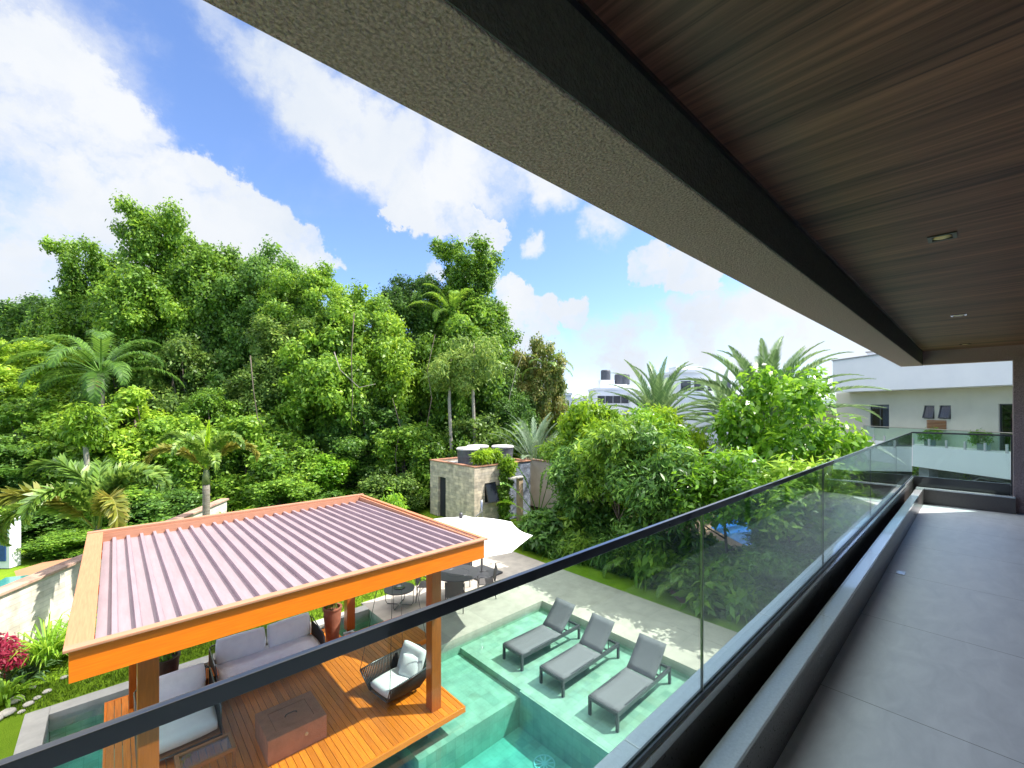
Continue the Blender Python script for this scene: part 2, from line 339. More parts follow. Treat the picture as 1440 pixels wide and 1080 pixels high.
def tile_mat():
    m, t, b = new_mat('grey_porcelain_tile')
    co = nd(t, 'ShaderNodeTexCoord'); sp = nd(t, 'ShaderNodeSeparateXYZ'); t.links.new(co.outputs['Object'], sp.inputs[0])
    mp = nd(t, 'ShaderNodeMapping'); t.links.new(co.outputs['Object'], mp.inputs[0]); mp.inputs['Scale'].default_value = (2.2, 5., 1)
    n = nd(t, 'ShaderNodeTexNoise', i_Scale=1.8, i_Detail=8., i_Roughness=.62, i_Distortion=.6); t.links.new(mp.outputs[0], n.inputs[0])
    cr = nd(t, 'ShaderNodeValToRGB'); t.links.new(n.outputs['Fac'], cr.inputs[0]); e = cr.color_ramp.elements
    e[0].position = .3; e[0].color = (.60,.62,.67, 1); e[1].position = .72; e[1].color = (.75,.77,.82, 1)
    fx = mth(t, 'ABSOLUTE', mth(t, 'SUBTRACT', mth(t, 'FRACT', mth(t, 'DIVIDE', mth(t, 'SUBTRACT', sp.outputs[0], .45), 1.2)), .5))
    fy = mth(t, 'ABSOLUTE', mth(t, 'SUBTRACT', mth(t, 'FRACT', mth(t, 'DIVIDE', mth(t, 'ADD', sp.outputs[1], .61), 1.2)), .5))
    j = mth(t, 'GREATER_THAN', mth(t, 'MAXIMUM', fx, fy), .4985)
    mx = nd(t, 'ShaderNodeMixRGB'); t.links.new(j, mx.inputs[0]); t.links.new(cr.outputs[0], mx.inputs[1]); mx.inputs[2].default_value = (.075,.075,.08, 1)
    t.links.new(mx.outputs[0], b.inputs['Base Color']); t.links.new(mth(t, 'MULTIPLY_ADD', n.outputs['Fac'], .3, .3), b.inputs['Roughness'])
    b.inputs['Specular IOR Level'].default_value = .45
    bp = nd(t, 'ShaderNodeBump'); bp.inputs['Strength'].default_value = .12; bp.inputs['Distance'].default_value = .002; t.links.new(n.outputs['Fac'], bp.inputs['Height']); t.links.new(bp.outputs[0], b.inputs['Normal'])
    return m
M_tile = tile_mat()

# ------------------------------------------------------------------ the house the camera stands in
XE = 9.72          # far end of the balcony
XB = -4.0          # it carries on behind the camera
ZF = -1.52; ZC = .90; ZB = .683
house = thing('villa', 'villa balcony with grey stucco beam, dark wood ceiling and grey tiled floor in the foreground', 'house', (3, 0, -5.6))
HO = Vector((3, 0, -5.6))
def hb(name, m, *boxes, **kw):
    mb = MB()
    for a, b in boxes: mb.box(Vector(a)-HO, Vector(b)-HO)
    return mb.build(name, m, house, **kw)
# floor as one sheet, slab below it
o = MB().box((XB, -.50, ZF-.12), (XE-.14, .587, ZF)).build('balcony_floor', M_tile, house, loc=-HO)
hb('floor_slab', M_conc, ((XB, -6, ZF-.45), (XE+.1, .80, ZF-.125)))
# stone kerb inside the gutter, in lengths with open joints
mb = MB(); xs = [XB]+[-.2+1.7*k-1.7 for k in range(0, 7)]+[XE-.16]
xs = sorted(set([XB, -1.9, -.2, 1.5, 3.2, 4.9, 6.6, 8.3, XE-.30]))
for a, b in zip(xs[:-1], xs[1:]): mb.box(Vector((a+.0012, .587, -1.298))-HO, Vector((b-.0012, .673, -1.276))-HO)
mb.build('kerb_coping', M_gran, house, bevel=.003)
hb('gutter_kerb', M_gran_shade, ((XB, .5885, ZF-.1), (XE-.30, .671, -1.2985)))
# parapet coping outside the gutter
mb = MB(); xs = [XB, -1.4, -.05, 1.3, 2.65, 4.0, 5.35, 6.7, 8.05, XE]
for a, b in zip(xs[:-1], xs[1:]): mb.box(Vector((a+.0012, .7316, -1.19))-HO, Vector((b-.0012, .836, -1.15))-HO)
mb.build('parapet_coping', M_gran, house, bevel=.004)
hb('parapet', M_gran_shade, ((XB, .736, ZF-.45), (XE, .826, -1.19)), ((XB, .673, ZF-.124), (XE-.3, .736, ZF-.06)))
# end kerb and its low parapet
hb('end_kerb', M_gran_shade, ((XE-.299, -.36, ZF-.1), (XE-.2, .68, -1.298)))
hb('kerb_coping', M_gran, ((XE-.30, -.36, -1.2975), (XE-.2, .68, -1.276)), bevel=.003)
hb('end_parapet', M_gran, ((XE-.03, -.36, ZF-.45), (XE+.07, .7316, -1.15)), bevel=.004)
hb('lower_facade', M_wall, ((XB, -.2, -5.6), (XE, .0, ZF-.45)))
# ceiling, beams, column
o = MB().box((XB, -.50, ZC), (XE-.17, .600, ZC+.03)).build('ceiling', M_ceil, house, loc=-HO)
hb('ceiling_trim', M_black, ((XB, .594, ZC-.014), (XE-.17, .607, ZC+.002)))
hb('roof_beam', M_stucco, ((XB, .611, ZB), (XE, .887, ZC+.75)), bevel=.006)
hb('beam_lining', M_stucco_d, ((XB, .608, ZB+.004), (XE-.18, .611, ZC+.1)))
hb('end_beam', M_stucco, ((XE-.17, -.60, ZB+.003), (XE, .608, ZC+.75)), bevel=.004)
hb('column', M_stucco, ((XE-.20, -.62, ZF-.45), (XE+.02, -.34, ZB+.05)), bevel=.006)
hb('roof_slab', M_stucco, ((XB-.4, -6, ZC+.032), (XE+.01, .608, ZC+.7)))
hb('side_wall', M_wall, ((XB, -.62, ZF-.1), (1.0, -.50, ZC+.03)), ((XB-.1, -.62, ZF-.1), (XB, .887, ZC+.03)), ((1.0, -.62, ZC-.12), (XE-.2, -.50, ZC+.03)))
for k in range(5):
    x0 = 1.0+k*1.7; f = MB()
    f.box(Vector((x0, -.58, ZF))-HO, Vector((x0+.05, -.51, ZC-.12))-HO).box(Vector((x0+1.65, -.58, ZF))-HO, Vector((x0+1.7, -.51, ZC-.12))-HO)
    f.box(Vector((x0+.05, -.58, ZF))-HO, Vector((x0+1.65, -.51, ZF+.06))-HO).box(Vector((x0+.05, -.58, ZC-.18))-HO, Vector((x0+1.65, -.51, ZC-.12))-HO)
    d = f.build('sliding_door', M_black, house)
    MB().box(Vector((x0+.05, -.552, ZF+.06))-HO, Vector((x0+1.65, -.545, ZC-.18))-HO).build('door_pane', M_dglass, d)
hb('room_wall', M_wall, ((XB, -6.1, ZF-.1), (XE, -6, ZC+.03)))
# floor drain set in the tile
dp = gnd(1267, 806, ZF)
MB().box((-.055,-.03,0),(.055,.03,.006)).build('floor_drain', M_steel, house, loc=dp-HO, bevel=.002)

# railing
rail = thing('balcony_railing', 'frameless glass balcony railing with slim black handrail running the length of the villa balcony', 'railing', (3, .748, -1.15))
RO = Vector((3, .748, -1.15))
YG = .748
mb = MB(); mb.box(Vector((XB, .741, -.426))-RO, Vector((XE, .755, -.400))-RO)
mb.build('handrail', M_black, rail, bevel=.0015)
mb = MB(); mb.box(Vector((XE-.03, -.34, -.426))-RO, Vector((XE-.015, .741, -.400))-RO); mb.build('handrail', M_black, rail, bevel=.0015)
mb = MB(); mb.box(Vector((XE-.045, -.339, -1.28))-RO, Vector((XE-.008, -.322, -.4))-RO); mb.build('end_post', M_black, rail)
mb = MB(); mb.box(Vector((XB, .737, -1.147))-RO, Vector((XE, .7435, -1.128))-RO); mb.box(Vector((XB, .7525, -1.147))-RO, Vector((XE, .759, -1.128))-RO)
mb.build('glass_channel', M_anth, rail)
mb = MB(); mb.box(Vector((XE-.055, -.32, -1.36))-RO, Vector((XE-.031, .728, -1.125))-RO); mb.build('end_channel', M_black, rail)
xs = [XB, -2.23, -.25, 1.72, 3.69, 5.67, 7.69, XE-.03]
for a, b in zip(xs[:-1], xs[1:]):
    MB().box(Vector((a+.0065, .744, -1.145))-RO, Vector((b-.003, .752, -.418))-RO).build('glass_panel', M_glass, rail)
M_sil = mat('clear_silicone', (.55,.62,.58), (.5,.56,.53), rough=.3)
for x in xs[1:-1]:
    MB().box(Vector((x-.0022, .7435, -1.14))-RO, Vector((x+.0022, .7525, -.427))-RO).build('joint', M_black, rail)
    MB().box(Vector((x+.0028, .7437, -1.14))-RO, Vector((x+.0062, .7523, -.427))-RO).build('polished_edge', M_sil, rail)
MB().box(Vector((XE-.026, -.318, -1.14))-RO, Vector((XE-.018, .738, -.418))-RO).build('glass_panel', M_glass, rail)

# recessed ceiling lights
M_lens = mat('lamp_lens', (.75,.55,.25), (.8,.6,.3), rough=.3)
for k, (x, lb) in enumerate(((3.21, 'nearest recessed square ceiling light with amber lens in the dark wood ceiling'), (6.04, 'middle recessed ceiling light in the dark wood ceiling'), (8.87, 'farthest recessed ceiling light in the dark wood ceiling, close to the end beam'))):
    t = thing('ceiling_light', lb, 'ceiling light', (x, .13, ZC), group='recessed lights in the balcony ceiling')
    f = MB()
    for a, b in (((-.055,-.055,-.006),(.055,-.038,0)), ((-.055,.038,-.006),(.055,.055,0)), ((-.055,-.038,-.006),(-.038,.038,0)), ((.038,-.038,-.006),(.055,.038,0))): f.box(a, b)
    f.build('frame', M_black, t)
    MB().lathe([(.036,-.003),(.030,-.0055),(.010,-.007)], 20).build('lens', M_lens, t, smooth=True)
# ------------------------------------------------------------------ garden ground, paving, pool
GZ = -5.60
M_lawn = mat('lawn', (.19,.31,.018), (.13,.235,.014), scale=1.6, rough=.95, bump=.9, bscale=60, spec=.1, detail=9)
M_earth = mat('forest_floor', (.045,.05,.018), (.025,.028,.012), scale=1.2, rough=1, bump=.6, spec=.1)
M_pave = brick_mat('grey_stone_paving', (.49,.44,.375), (.44,.395,.34), (.33,.30,.26), 1, 1.2, 1.2, axis='xy', rough=.75, msize=.004, bump=.15, noise=.12, offset=0)
M_cope = mat('pale_stone_coping', (.50,.49,.45), (.40,.39,.36), scale=3, rough=.8, bump=.2)
def pool_mat():
    m = brick_mat('green_pool_stone', (.40,.50,.37), (.35,.46,.345), (.29,.39,.29), 1, .2, .2, axis='xy', rough=.6, msize=.006, bump=.2, noise=.22, offset=0)
    t = m.node_tree; br = [n for n in t.nodes if n.type == 'TEX_BRICK'][0]; co = [n for n in t.nodes if n.type == 'TEX_COORD'][0]
    # lay the tiles on the walls too, and let a few of them be dark or rusty
    sp = nd(t, 'ShaderNodeSeparateXYZ'); t.links.new(co.outputs['Object'], sp.inputs[0]); g = nd(t, 'ShaderNodeNewGeometry'); sn = nd(t, 'ShaderNodeSeparateXYZ'); t.links.new(g.outputs['True Normal'], sn.inputs[0])
    up = mth(t, 'GREATER_THAN', mth(t, 'ABSOLUTE', sn.outputs[2]), .5)
    u = mth(t, 'ADD', mth(t, 'MULTIPLY', sp.outputs[0], up), mth(t, 'MULTIPLY', mth(t, 'ADD', sp.outputs[0], sp.outputs[1]), mth(t, 'SUBTRACT', 1, up)))
    v = mth(t, 'ADD', mth(t, 'MULTIPLY', sp.outputs[1], up), mth(t, 'MULTIPLY', sp.outputs[2], mth(t, 'SUBTRACT', 1, up)))
    cb = nd(t, 'ShaderNodeCombineXYZ'); t.links.new(u, cb.inputs[0]); t.links.new(v, cb.inputs[1]); t.links.new(cb.outputs[0], br.inputs['Vector'])
    fl_ = nd(t, 'ShaderNodeCombineXYZ'); t.links.new(mth(t, 'FLOOR', mth(t, 'DIVIDE', u, .2)), fl_.inputs[0]); t.links.new(mth(t, 'FLOOR', mth(t, 'DIVIDE', v, .2)), fl_.inputs[1])
    wn = nd(t, 'ShaderNodeTexWhiteNoise', noise_dimensions='2D'); t.links.new(fl_.outputs[0], wn.inputs['Vector'])
    b = t.nodes['Principled BSDF']; old = b.inputs['Base Color'].links[0].from_socket
    mx = nd(t, 'ShaderNodeMixRGB'); t.links.new(mth(t, 'MULTIPLY', mth(t, 'GREATER_THAN', wn.outputs['Value'], .95), .26), mx.inputs[0]); t.links.new(old, mx.inputs[1]); mx.inputs[2].default_value = (.17,.17,.09,1)
    mx2 = nd(t, 'ShaderNodeMixRGB'); t.links.new(mth(t, 'MULTIPLY', mth(t, 'LESS_THAN', wn.outputs['Value'], .08), .3), mx2.inputs[0]); t.links.new(mx.outputs[0], mx2.inputs[1]); mx2.inputs[2].default_value = (.12,.26,.20,1)
    t.links.new(mx2.outputs[0], b.inputs['Base Color'])
    return m
M_pool = pool_mat()
def water_mat(name, absorb, dens, tint=(1,1,1)):
    m, t, b = new_mat(name); t.nodes.remove(b); out = t.nodes['Material Output']
    co = nd(t, 'ShaderNodeTexCoord'); n = nd(t, 'ShaderNodeTexNoise', i_Scale=5., i_Detail=4.); t.links.new(co.outputs['Object'], n.inputs[0])
    bp = nd(t, 'ShaderNodeBump'); bp.inputs['Strength'].default_value = .10; bp.inputs['Distance'].default_value = .02; t.links.new(n.outputs['Fac'], bp.inputs['Height'])
    tr = nd(t, 'ShaderNodeBsdfTransparent'); tr.inputs[0].default_value = (*tint, 1); gl = nd(t, 'ShaderNodeBsdfGlossy'); gl.inputs['Roughness'].default_value = .02; t.links.new(bp.outputs[0], gl.inputs['Normal'])
    fr = nd(t, 'ShaderNodeFresnel'); fr.inputs[0].default_value = 1.6; t.links.new(bp.outputs[0], fr.inputs['Normal'])
    g = nd(t, 'ShaderNodeNewGeometry')
    f = mth(t, 'MULTIPLY', mth(t, 'MINIMUM', fr.outputs[0], .6), mth(t, 'SUBTRACT', 1, g.outputs['Backfacing']))
    ms = nd(t, 'ShaderNodeMixShader'); t.links.new(f, ms.inputs[0]); t.links.new(tr.outputs[0], ms.inputs[1]); t.links.new(gl.outputs[0], ms.inputs[2]); t.links.new(ms.outputs[0], out.inputs['Surface'])
    va = nd(t, 'ShaderNodeVolumeAbsorption'); va.inputs['Color'].default_value = (*absorb, 1); va.inputs['Density'].default_value = dens; t.links.new(va.outputs[0], out.inputs['Volume'])
    return m
M_water = water_mat('clear_pool_water', (.20,.86,.88), .9)

# pool outline (clockwise): the paving and lawn are sheets cut round it
PX0, PX1, PX2 = -.87, 5.20, 9.11
PY0, PY1, PY2 = 1.2, 8.58, 11.46
WZ = -5.675
# ground as four sheets round the pool, out to the horizon
BIG = 4000
def strip(name, m, rects, z, label_kind='structure'):
    mb = MB()
    for x0,y0,x1,y1 in rects: mb.sheet([(x0,y0),(x1,y0),(x1,y1),(x0,y1)], z)
    return tag(mb.build(name, m), kind=label_kind)
strip('ground', M_earth, [(-BIG,-BIG,-30,BIG),(-30,26,BIG,BIG),(-30,-BIG,BIG,-8),(16,-8,BIG,26)], GZ-.06)
strip('lawn', M_lawn, [(-30,-8,-1.19,26),(-1.19,-8,16,PY0-.6),(-1.19,PY2+.32,16,26),(5.2,PY0-.6,16,PY0-.6+.01),(11.40,PY0-.6,16,PY2+.32)], GZ-.03)
mb = MB()
pav = [(5.2, 8.9, 11.40, 12.0), (7.6, 12.0, 11.40, 16.0), (9.43, -8, 11.40, 8.9), (5.2, 8.9, 5.2, 8.9)]
for x0,y0,x1,y1 in pav[:3]: mb.box((x0,y0,GZ-.2),(x1,y1,GZ))
tag(mb.build('paving', M_pave), kind='structure')
mb = MB()   # coping pieces, butted
mb.box((-1.19,PY0-.6,GZ-.3),(-.87,PY2+.32,GZ+.02)); mb.box((-.87,PY2,GZ-.3),(5.2,PY2+.32,GZ+.02))
tag(mb.build('pool_coping', M_cope, bevel=.008), kind='structure')
mb = MB(); mb.box((5.2,8.58,GZ-.2),(9.43,8.9,GZ+.003)); mb.box((9.11,PY0-.6,GZ-.2),(9.43,8.58,GZ+.003)); mb.box((-.87,PY0-.6,GZ-.3),(9.11,PY0,GZ+.003))
tag(mb.build('pool_edge_stone', M_pave), kind='structure')
# pool shell: walls and stepped floor
mb = MB()
def fl(x0,y0,x1,y1,z): mb.box((x0,y0,z-.5),(x1,y1,z))
ZS, ZM, ZD, ZU = -5.86, -6.00, -6.60, -6.35
fl(6.21,PY0,9.12,8.60,ZS)                 # lounger shelf
fl(3.8,6.45,6.205,8.60,ZM)                # middle step
fl(-.90,PY0,6.205,6.445,ZD)               # deep basin
fl(-.90,6.45,3.795,11.48,ZU)              # under and behind the deck
fl(3.80,8.605,5.22,11.48,ZU)
mb.box((6.207,PY0,ZD),(6.209,6.445,ZS-.502)); mb.box((-.895,6.448,ZD-.4),(6.2,6.452,ZM-.501))
mb.box((6.16,PY0,ZD-.4),(6.2095,6.444,ZS-.003)); mb.box((3.8,6.446,ZD-.4),(6.2,6.449,ZM-.003)); mb.box((-.9,6.446,ZD-.4),(3.8,6.449,ZU-.003))
mb.box((-.89,PY0-.02,ZD),(-.865,11.47,GZ-.301)); mb.box((-.86,11.455,ZD),(5.21,11.48,GZ-.301))
mb.box((5.195,8.6,ZD),(5.215,11.45,GZ-.005)); mb.box((5.216,8.577,ZD),(9.12,8.597,GZ-.201)); mb.box((9.105,PY0,ZD),(9.125,8.576,GZ-.201)); mb.box((-.86,PY0-.02,ZD),(9.1,PY0,GZ-.301))
tag(mb.build('pool_basin', M_pool), kind='structure')
mb = MB(); mb.prism([(-.869,PY0+.001),(9.108,PY0+.001),(9.108,8.579),(5.1995,8.579),(5.1995,11.459),(-.869,11.459)], ZD-.01, WZ)
tag(mb.build('pool_water', M_water), kind='structure')
# pool drain
t = thing('pool_drain', 'round white drain cover on the deep pool floor', 'drain', (5.85, 5.45, ZD))
M_dr = mat('white_plastic', (.75,.8,.8), (.7,.75,.75), rough=.5)
mb = MB(); mb.tube([(.19*math.cos(a),.19*math.sin(a),.015) for a in [k*math.tau/32 for k in range(32)]], .012, 6, closed=True); mb.build('rim', M_dr, t)
mb = MB()
for k in range(10):
    a = k*math.tau/10; mb.box((.04,-.012,.004),(.175,.012,.016), T(rz=a))
mb.lathe([(.045,.004),(.045,.018)], 16); mb.build('grate', M_dr, t)

# ------------------------------------------------------------------ deck
DZ = -5.50
deck = thing('wooden_deck', 'orange wooden plank deck standing over the pool water beneath the pavilion', 'deck', (2.3, 8.5, -6.3))
DO = Vector((2.3, 8.5, -6.3))
mb = MB(); x = -.09; w = .098
while x < 4.71-.02:
    y1 = 11.0 if x < 4.0 else 10.38
    mb.box(Vector((x, 6.445, DZ-.03))-DO, Vector((min(x+w-.008, 4.705), y1, DZ))-DO); x += w
x = 4.72
while x < 5.6:
    mb.box(Vector((x, 8.93, DZ-.03))-DO, Vector((x+w-.008, 10.38, DZ))-DO); x += w
mb.build('deck_board', M_deck, deck)
deck.children[0]['kind'] = 'stuff'
mb = MB(); mb.box(Vector((-.09,6.40,DZ-.10))-DO, Vector((4.75,6.44,DZ+.004))-DO); mb.box(Vector((4.712,6.44,DZ-.10))-DO, Vector((4.75,8.885,DZ+.004))-DO)
mb.box(Vector((4.75,8.885,DZ-.10))-DO, Vector((5.6,8.925,DZ+.004))-DO); mb.box(Vector((-.13,6.40,DZ-.10))-DO, Vector((-.092,11.04,DZ+.004))-DO)
mb.box(Vector((-.092,11.003,DZ-.10))-DO, Vector((4.0,11.04,DZ+.004))-DO)
mb.build('edge_board', M_woodX, deck, bevel=.004)
mb = MB()
for x in (.3, 2.4, 4.3):
    for y in (6.9, 8.8, 10.6): mb.box(Vector((x-.12,y-.12,ZD if y<6.4 else ZU))-DO, Vector((x+.12,y+.12,DZ-.1))-DO)
for y in (6.7, 7.7, 8.7, 9.7, 10.25): mb.box(Vector((-.05,y-.04,DZ-.12))-DO, Vector((4.68,y+.04,DZ-.034))-DO)
mb.build('substructure', M_conc, deck)

# ------------------------------------------------------------------ pavilion
PO = Vector((2.3, 8.6, DZ))
pav = thing('pavilion', 'open orange timber pavilion with flat mauve ribbed metal roof over the deck', 'pavilion', PO)
rx0, rx1, ry0, ry1, zt, zb = -.33, 4.95, 6.10, 11.42, -2.42, -2.735
def pb(name, m, a, b, **kw): return MB().box(Vector(a)-PO, Vector(b)-PO).build(name, m, pav, **kw)
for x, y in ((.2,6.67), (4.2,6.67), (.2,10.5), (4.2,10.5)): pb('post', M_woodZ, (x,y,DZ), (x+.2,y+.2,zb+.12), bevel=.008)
pb('fascia', M_woodX, (rx0,ry0,zb), (rx1,ry0+.05,zt), bevel=.004); pb('fascia', M_woodX, (rx0,ry1-.05,zb), (rx1,ry1,zt), bevel=.004)
pb('fascia', wood_mat('varnished_orange_wood_side',(.90,.225,.004),(.72,.155,.003),1,island=.06), (rx0,ry0+.052,zb), (rx0+.05,ry1-.052,zt), bevel=.004); pb('fascia', bpy.data.materials['varnished_orange_wood_side'], (rx1-.05,ry0+.052,zb), (rx1,ry1-.052,zt), bevel=.004)
M_capY = wood_mat('weathered_wood_cap_side', (.62,.26,.125), (.50,.19,.09), 1, rough=.6, coat=0)
z1 = zt+.045
pb('roof_cap', M_cap, (rx0-.04,ry0-.05,zt+.012), (rx1+.05,ry0+.06,z1), bevel=.006); pb('roof_cap', M_cap, (rx0-.04,ry1-.07,zt+.012), (rx1+.05,ry1+.04,z1+.02), bevel=.006)
pb('roof_cap', M_capY, (rx0-.04,ry0+.0605,zt+.012), (rx0+.18,ry1-.071,z1), bevel=.006); pb('roof_cap', M_capY, (rx1-.03,ry0+.0605,zt+.012), (rx1+.05,ry1-.071,z1), bevel=.006)
# ribbed metal sheet: trapezoid profile running along Y, falling slightly to the back
mb = MB(); prof = []; x = rx0+.181; pitch = .2; xe = rx1-.055
while x < xe-.05:
    prof += [(x,0),(min(x+.122,xe),0),(min(x+.130,xe),.062),(min(x+.176,xe),.062),(min(x+.192,xe),0)]; x += pitch
prof.append((xe,0)); pr = []
for p in prof:
    if not pr or p[0] > pr[-1][0]+1e-4: pr.append(p)
za, zc = zt-.055, zt-.145; vs = []; fs = []
for (x, h) in pr:
    vs.append(Vector((x, ry0+.06, za+h))-PO); vs.append(Vector((x, ry1-.06, zc+h))-PO)
for i in range(len(pr)-1): fs.append((2*i, 2*i+2, 2*i+3, 2*i+1))
mb.add(vs, fs); o = mb.build('roof_sheet', M_sheet, pav); md = o.modifiers.new('th','SOLIDIFY'); md.thickness = .004
# inner boards seen above the sheet, plus beams below
mb = MB(); mb.box(Vector((rx0+.06,ry1-.09,zc-.02))-PO, Vector((rx1-.06,ry1-.06,zt+.011))-PO); mb.box(Vector((rx1-.085,ry0+.06,zc-.02))-PO, Vector((rx1-.055,ry1-.0905,zt+.011))-PO)
mb.build('inner_board', M_cap, pav)
for y in (6.72, 8.6, 10.55): pb('beam', M_woodX, (rx0+.052,y,zb+.04), (rx1-.052,y+.1,zt-.16), bevel=.004)
for x in (.25, 4.25):
    pb('beam', bpy.data.materials['varnished_orange_wood_side'], (x,6.825,zb+.045), (x+.1,8.598,zt-.165)); pb('beam', bpy.data.materials['varnished_orange_wood_side'], (x,8.702,zb+.045), (x+.1,10.548,zt-.165))

# ------------------------------------------------------------------ garden wall on the left
M_gwall = brick_mat('pale_split_stone', (.74,.68,.57), (.60,.55,.46), (.58,.53,.45), 1, .55, .12, rough=.9, msize=.004, bump=.8, noise=.3)
M_wcap = mat('weathered_stone_cap', (.50,.34,.25), (.34,.20,.15), scale=3, rough=.85, bump=.3, lo=.4, hi=.6)
gw = thing('garden_wall', 'pale stone boundary wall with weathered pinkish coping at the left edge of the lawn', 'wall', (0.85,17.5,GZ), math.atan2(.827,.562))
MB().box((-14,-.10,-.1),(4.45,.10,1.76)).build('wall', M_gwall, gw)
MB().box((-14.02,-.17,1.76),(4.50,.17,1.83)).build('coping', M_wcap, gw, bevel=.01)
# ------------------------------------------------------------------ sun loungers
def make_lounger():
    r = thing('sun_lounger', '', 'sun lounger')
    Lx, Wd, H = 2.03, .66, .36
    f = MB()
    for y in (-Wd/2, Wd/2-.045): f.box((0, y, H-.085), (Lx, y+.045, H))
    f.box((0, -Wd/2+.0455, H-.07), (.045, Wd/2-.0455, H-.004)); f.box((Lx-.04, -Wd/2+.0455, H-.06), (Lx, Wd/2-.0455, H-.01)); f.box((1.30, -Wd/2+.0455, H-.065), (1.34, Wd/2-.0455, H-.03)); f.box((1.62, -Wd/2+.0455, H-.065), (1.65, Wd/2-.0455, H-.035))
    f.build('frame', M_anth, r, bevel=.004)
    for x, y in ((0, -Wd/2), (0, Wd/2-.05), (Lx-.05, -Wd/2), (Lx-.05, Wd/2-.05)):
        MB().box((x, y, 0), (x+.055, y+.05, H-.086)).build('leg', M_anth, r, bevel=.004)
    s = MB(); n = 10; vs = []; fs = []
    for i in range(n+1):
        x = .03+1.28*i/n; z = H+.012-.02*math.sin(math.pi*i/n)
        for k, y in enumerate((-Wd/2+.012, -Wd/4, 0, Wd/4, Wd/2-.012)): vs.append((x, y, z-(0, .008, .012, .008, 0)[k]))
    for i in range(n):
        for k in range(4): fs.append((i*5+k, i*5+5+k, i*5+6+k, i*5+k+1))
    s.add(vs, fs); o = s.build('seat', M_sling, r, smooth=True); o.modifiers.new('t', 'SOLIDIFY').thickness = .016
    b = MB(); vs = []; fs = []; a = R(45); Lb = .75
    for i in range(7):
        d = Lb*i/6; bow = .018*math.sin(math.pi*i/6)
        for y in (-Wd/2+.02, -Wd/4, 0, Wd/4, Wd/2-.02): vs.append((1.32+d*math.cos(a)+bow*math.sin(a), y, H+.014+d*math.sin(a)-bow*math.cos(a)))
    for i in range(6):
        for k in range(4): fs.append((i*5+k, i*5+5+k, i*5+6+k, i*5+k+1))
    b.add(vs, fs); o = b.build('backrest', M_sling, r, smooth=True); o.modifiers.new('t', 'SOLIDIFY').thickness = .022
    for y in (-Wd/2+.06, Wd/2-.06): MB().tube([(1.66, y, H-.03), (1.32+.5*math.cos(a), y, H+.5*math.sin(a))], .010, 8).build('prop', M_anth, r)
    return r
L0 = make_lounger()
for i, (y, lb) in enumerate(((7.20, 'grey sling sun lounger in the shallow water nearest the far pool corner'), (6.01, 'grey sling sun lounger in the shallow water between the two other loungers'), (4.73, 'grey sling sun lounger standing in the shallow water nearest the balcony railing'))):
    o = L0 if i == 0 else copy_tree(L0)
    o['label'] = lb; o['group'] = 'sun loungers in the pool shallows'; o.location = (6.65, y, -5.86); o.rotation_euler.z = R((-.8, .3, .6)[i])

# ------------------------------------------------------------------ fire box
t = thing('fire_pit', 'square rusty brown box with a recessed lid and handle on the deck', 'fire pit', (2.17, 7.79, DZ))
MB().box((-.44,-.41,.0),(.44,.41,.36)).build('body', M_corten, t, bevel=.006)
mb = MB(); mb.box((-.44,-.41,.361),(.44,-.26,.378)); mb.box((-.44,.26,.361),(.44,.41,.378)); mb.box((-.44,-.2595,.361),(-.29,.2595,.378)); mb.box((.29,-.2595,.361),(.44,.2595,.378)); mb.build('rim', M_corten, t)
ld = MB().box((-.283,-.253,.362),(.283,.253,.374)).build('lid', M_corten, t)
MB().tube([(-.09,0,.374),(-.08,0,.40),(-.04,0,.412),(.04,0,.412),(.08,0,.40),(.09,0,.374)], .008, 8).build('handle', M_black, ld, smooth=True)
MB().lathe([(.028,0),(.028,.008),(.012,.010),(.012,.016)], 20, M=T(.12,-.41,.22,rx=R(90))).build('valve', M_steel, t)

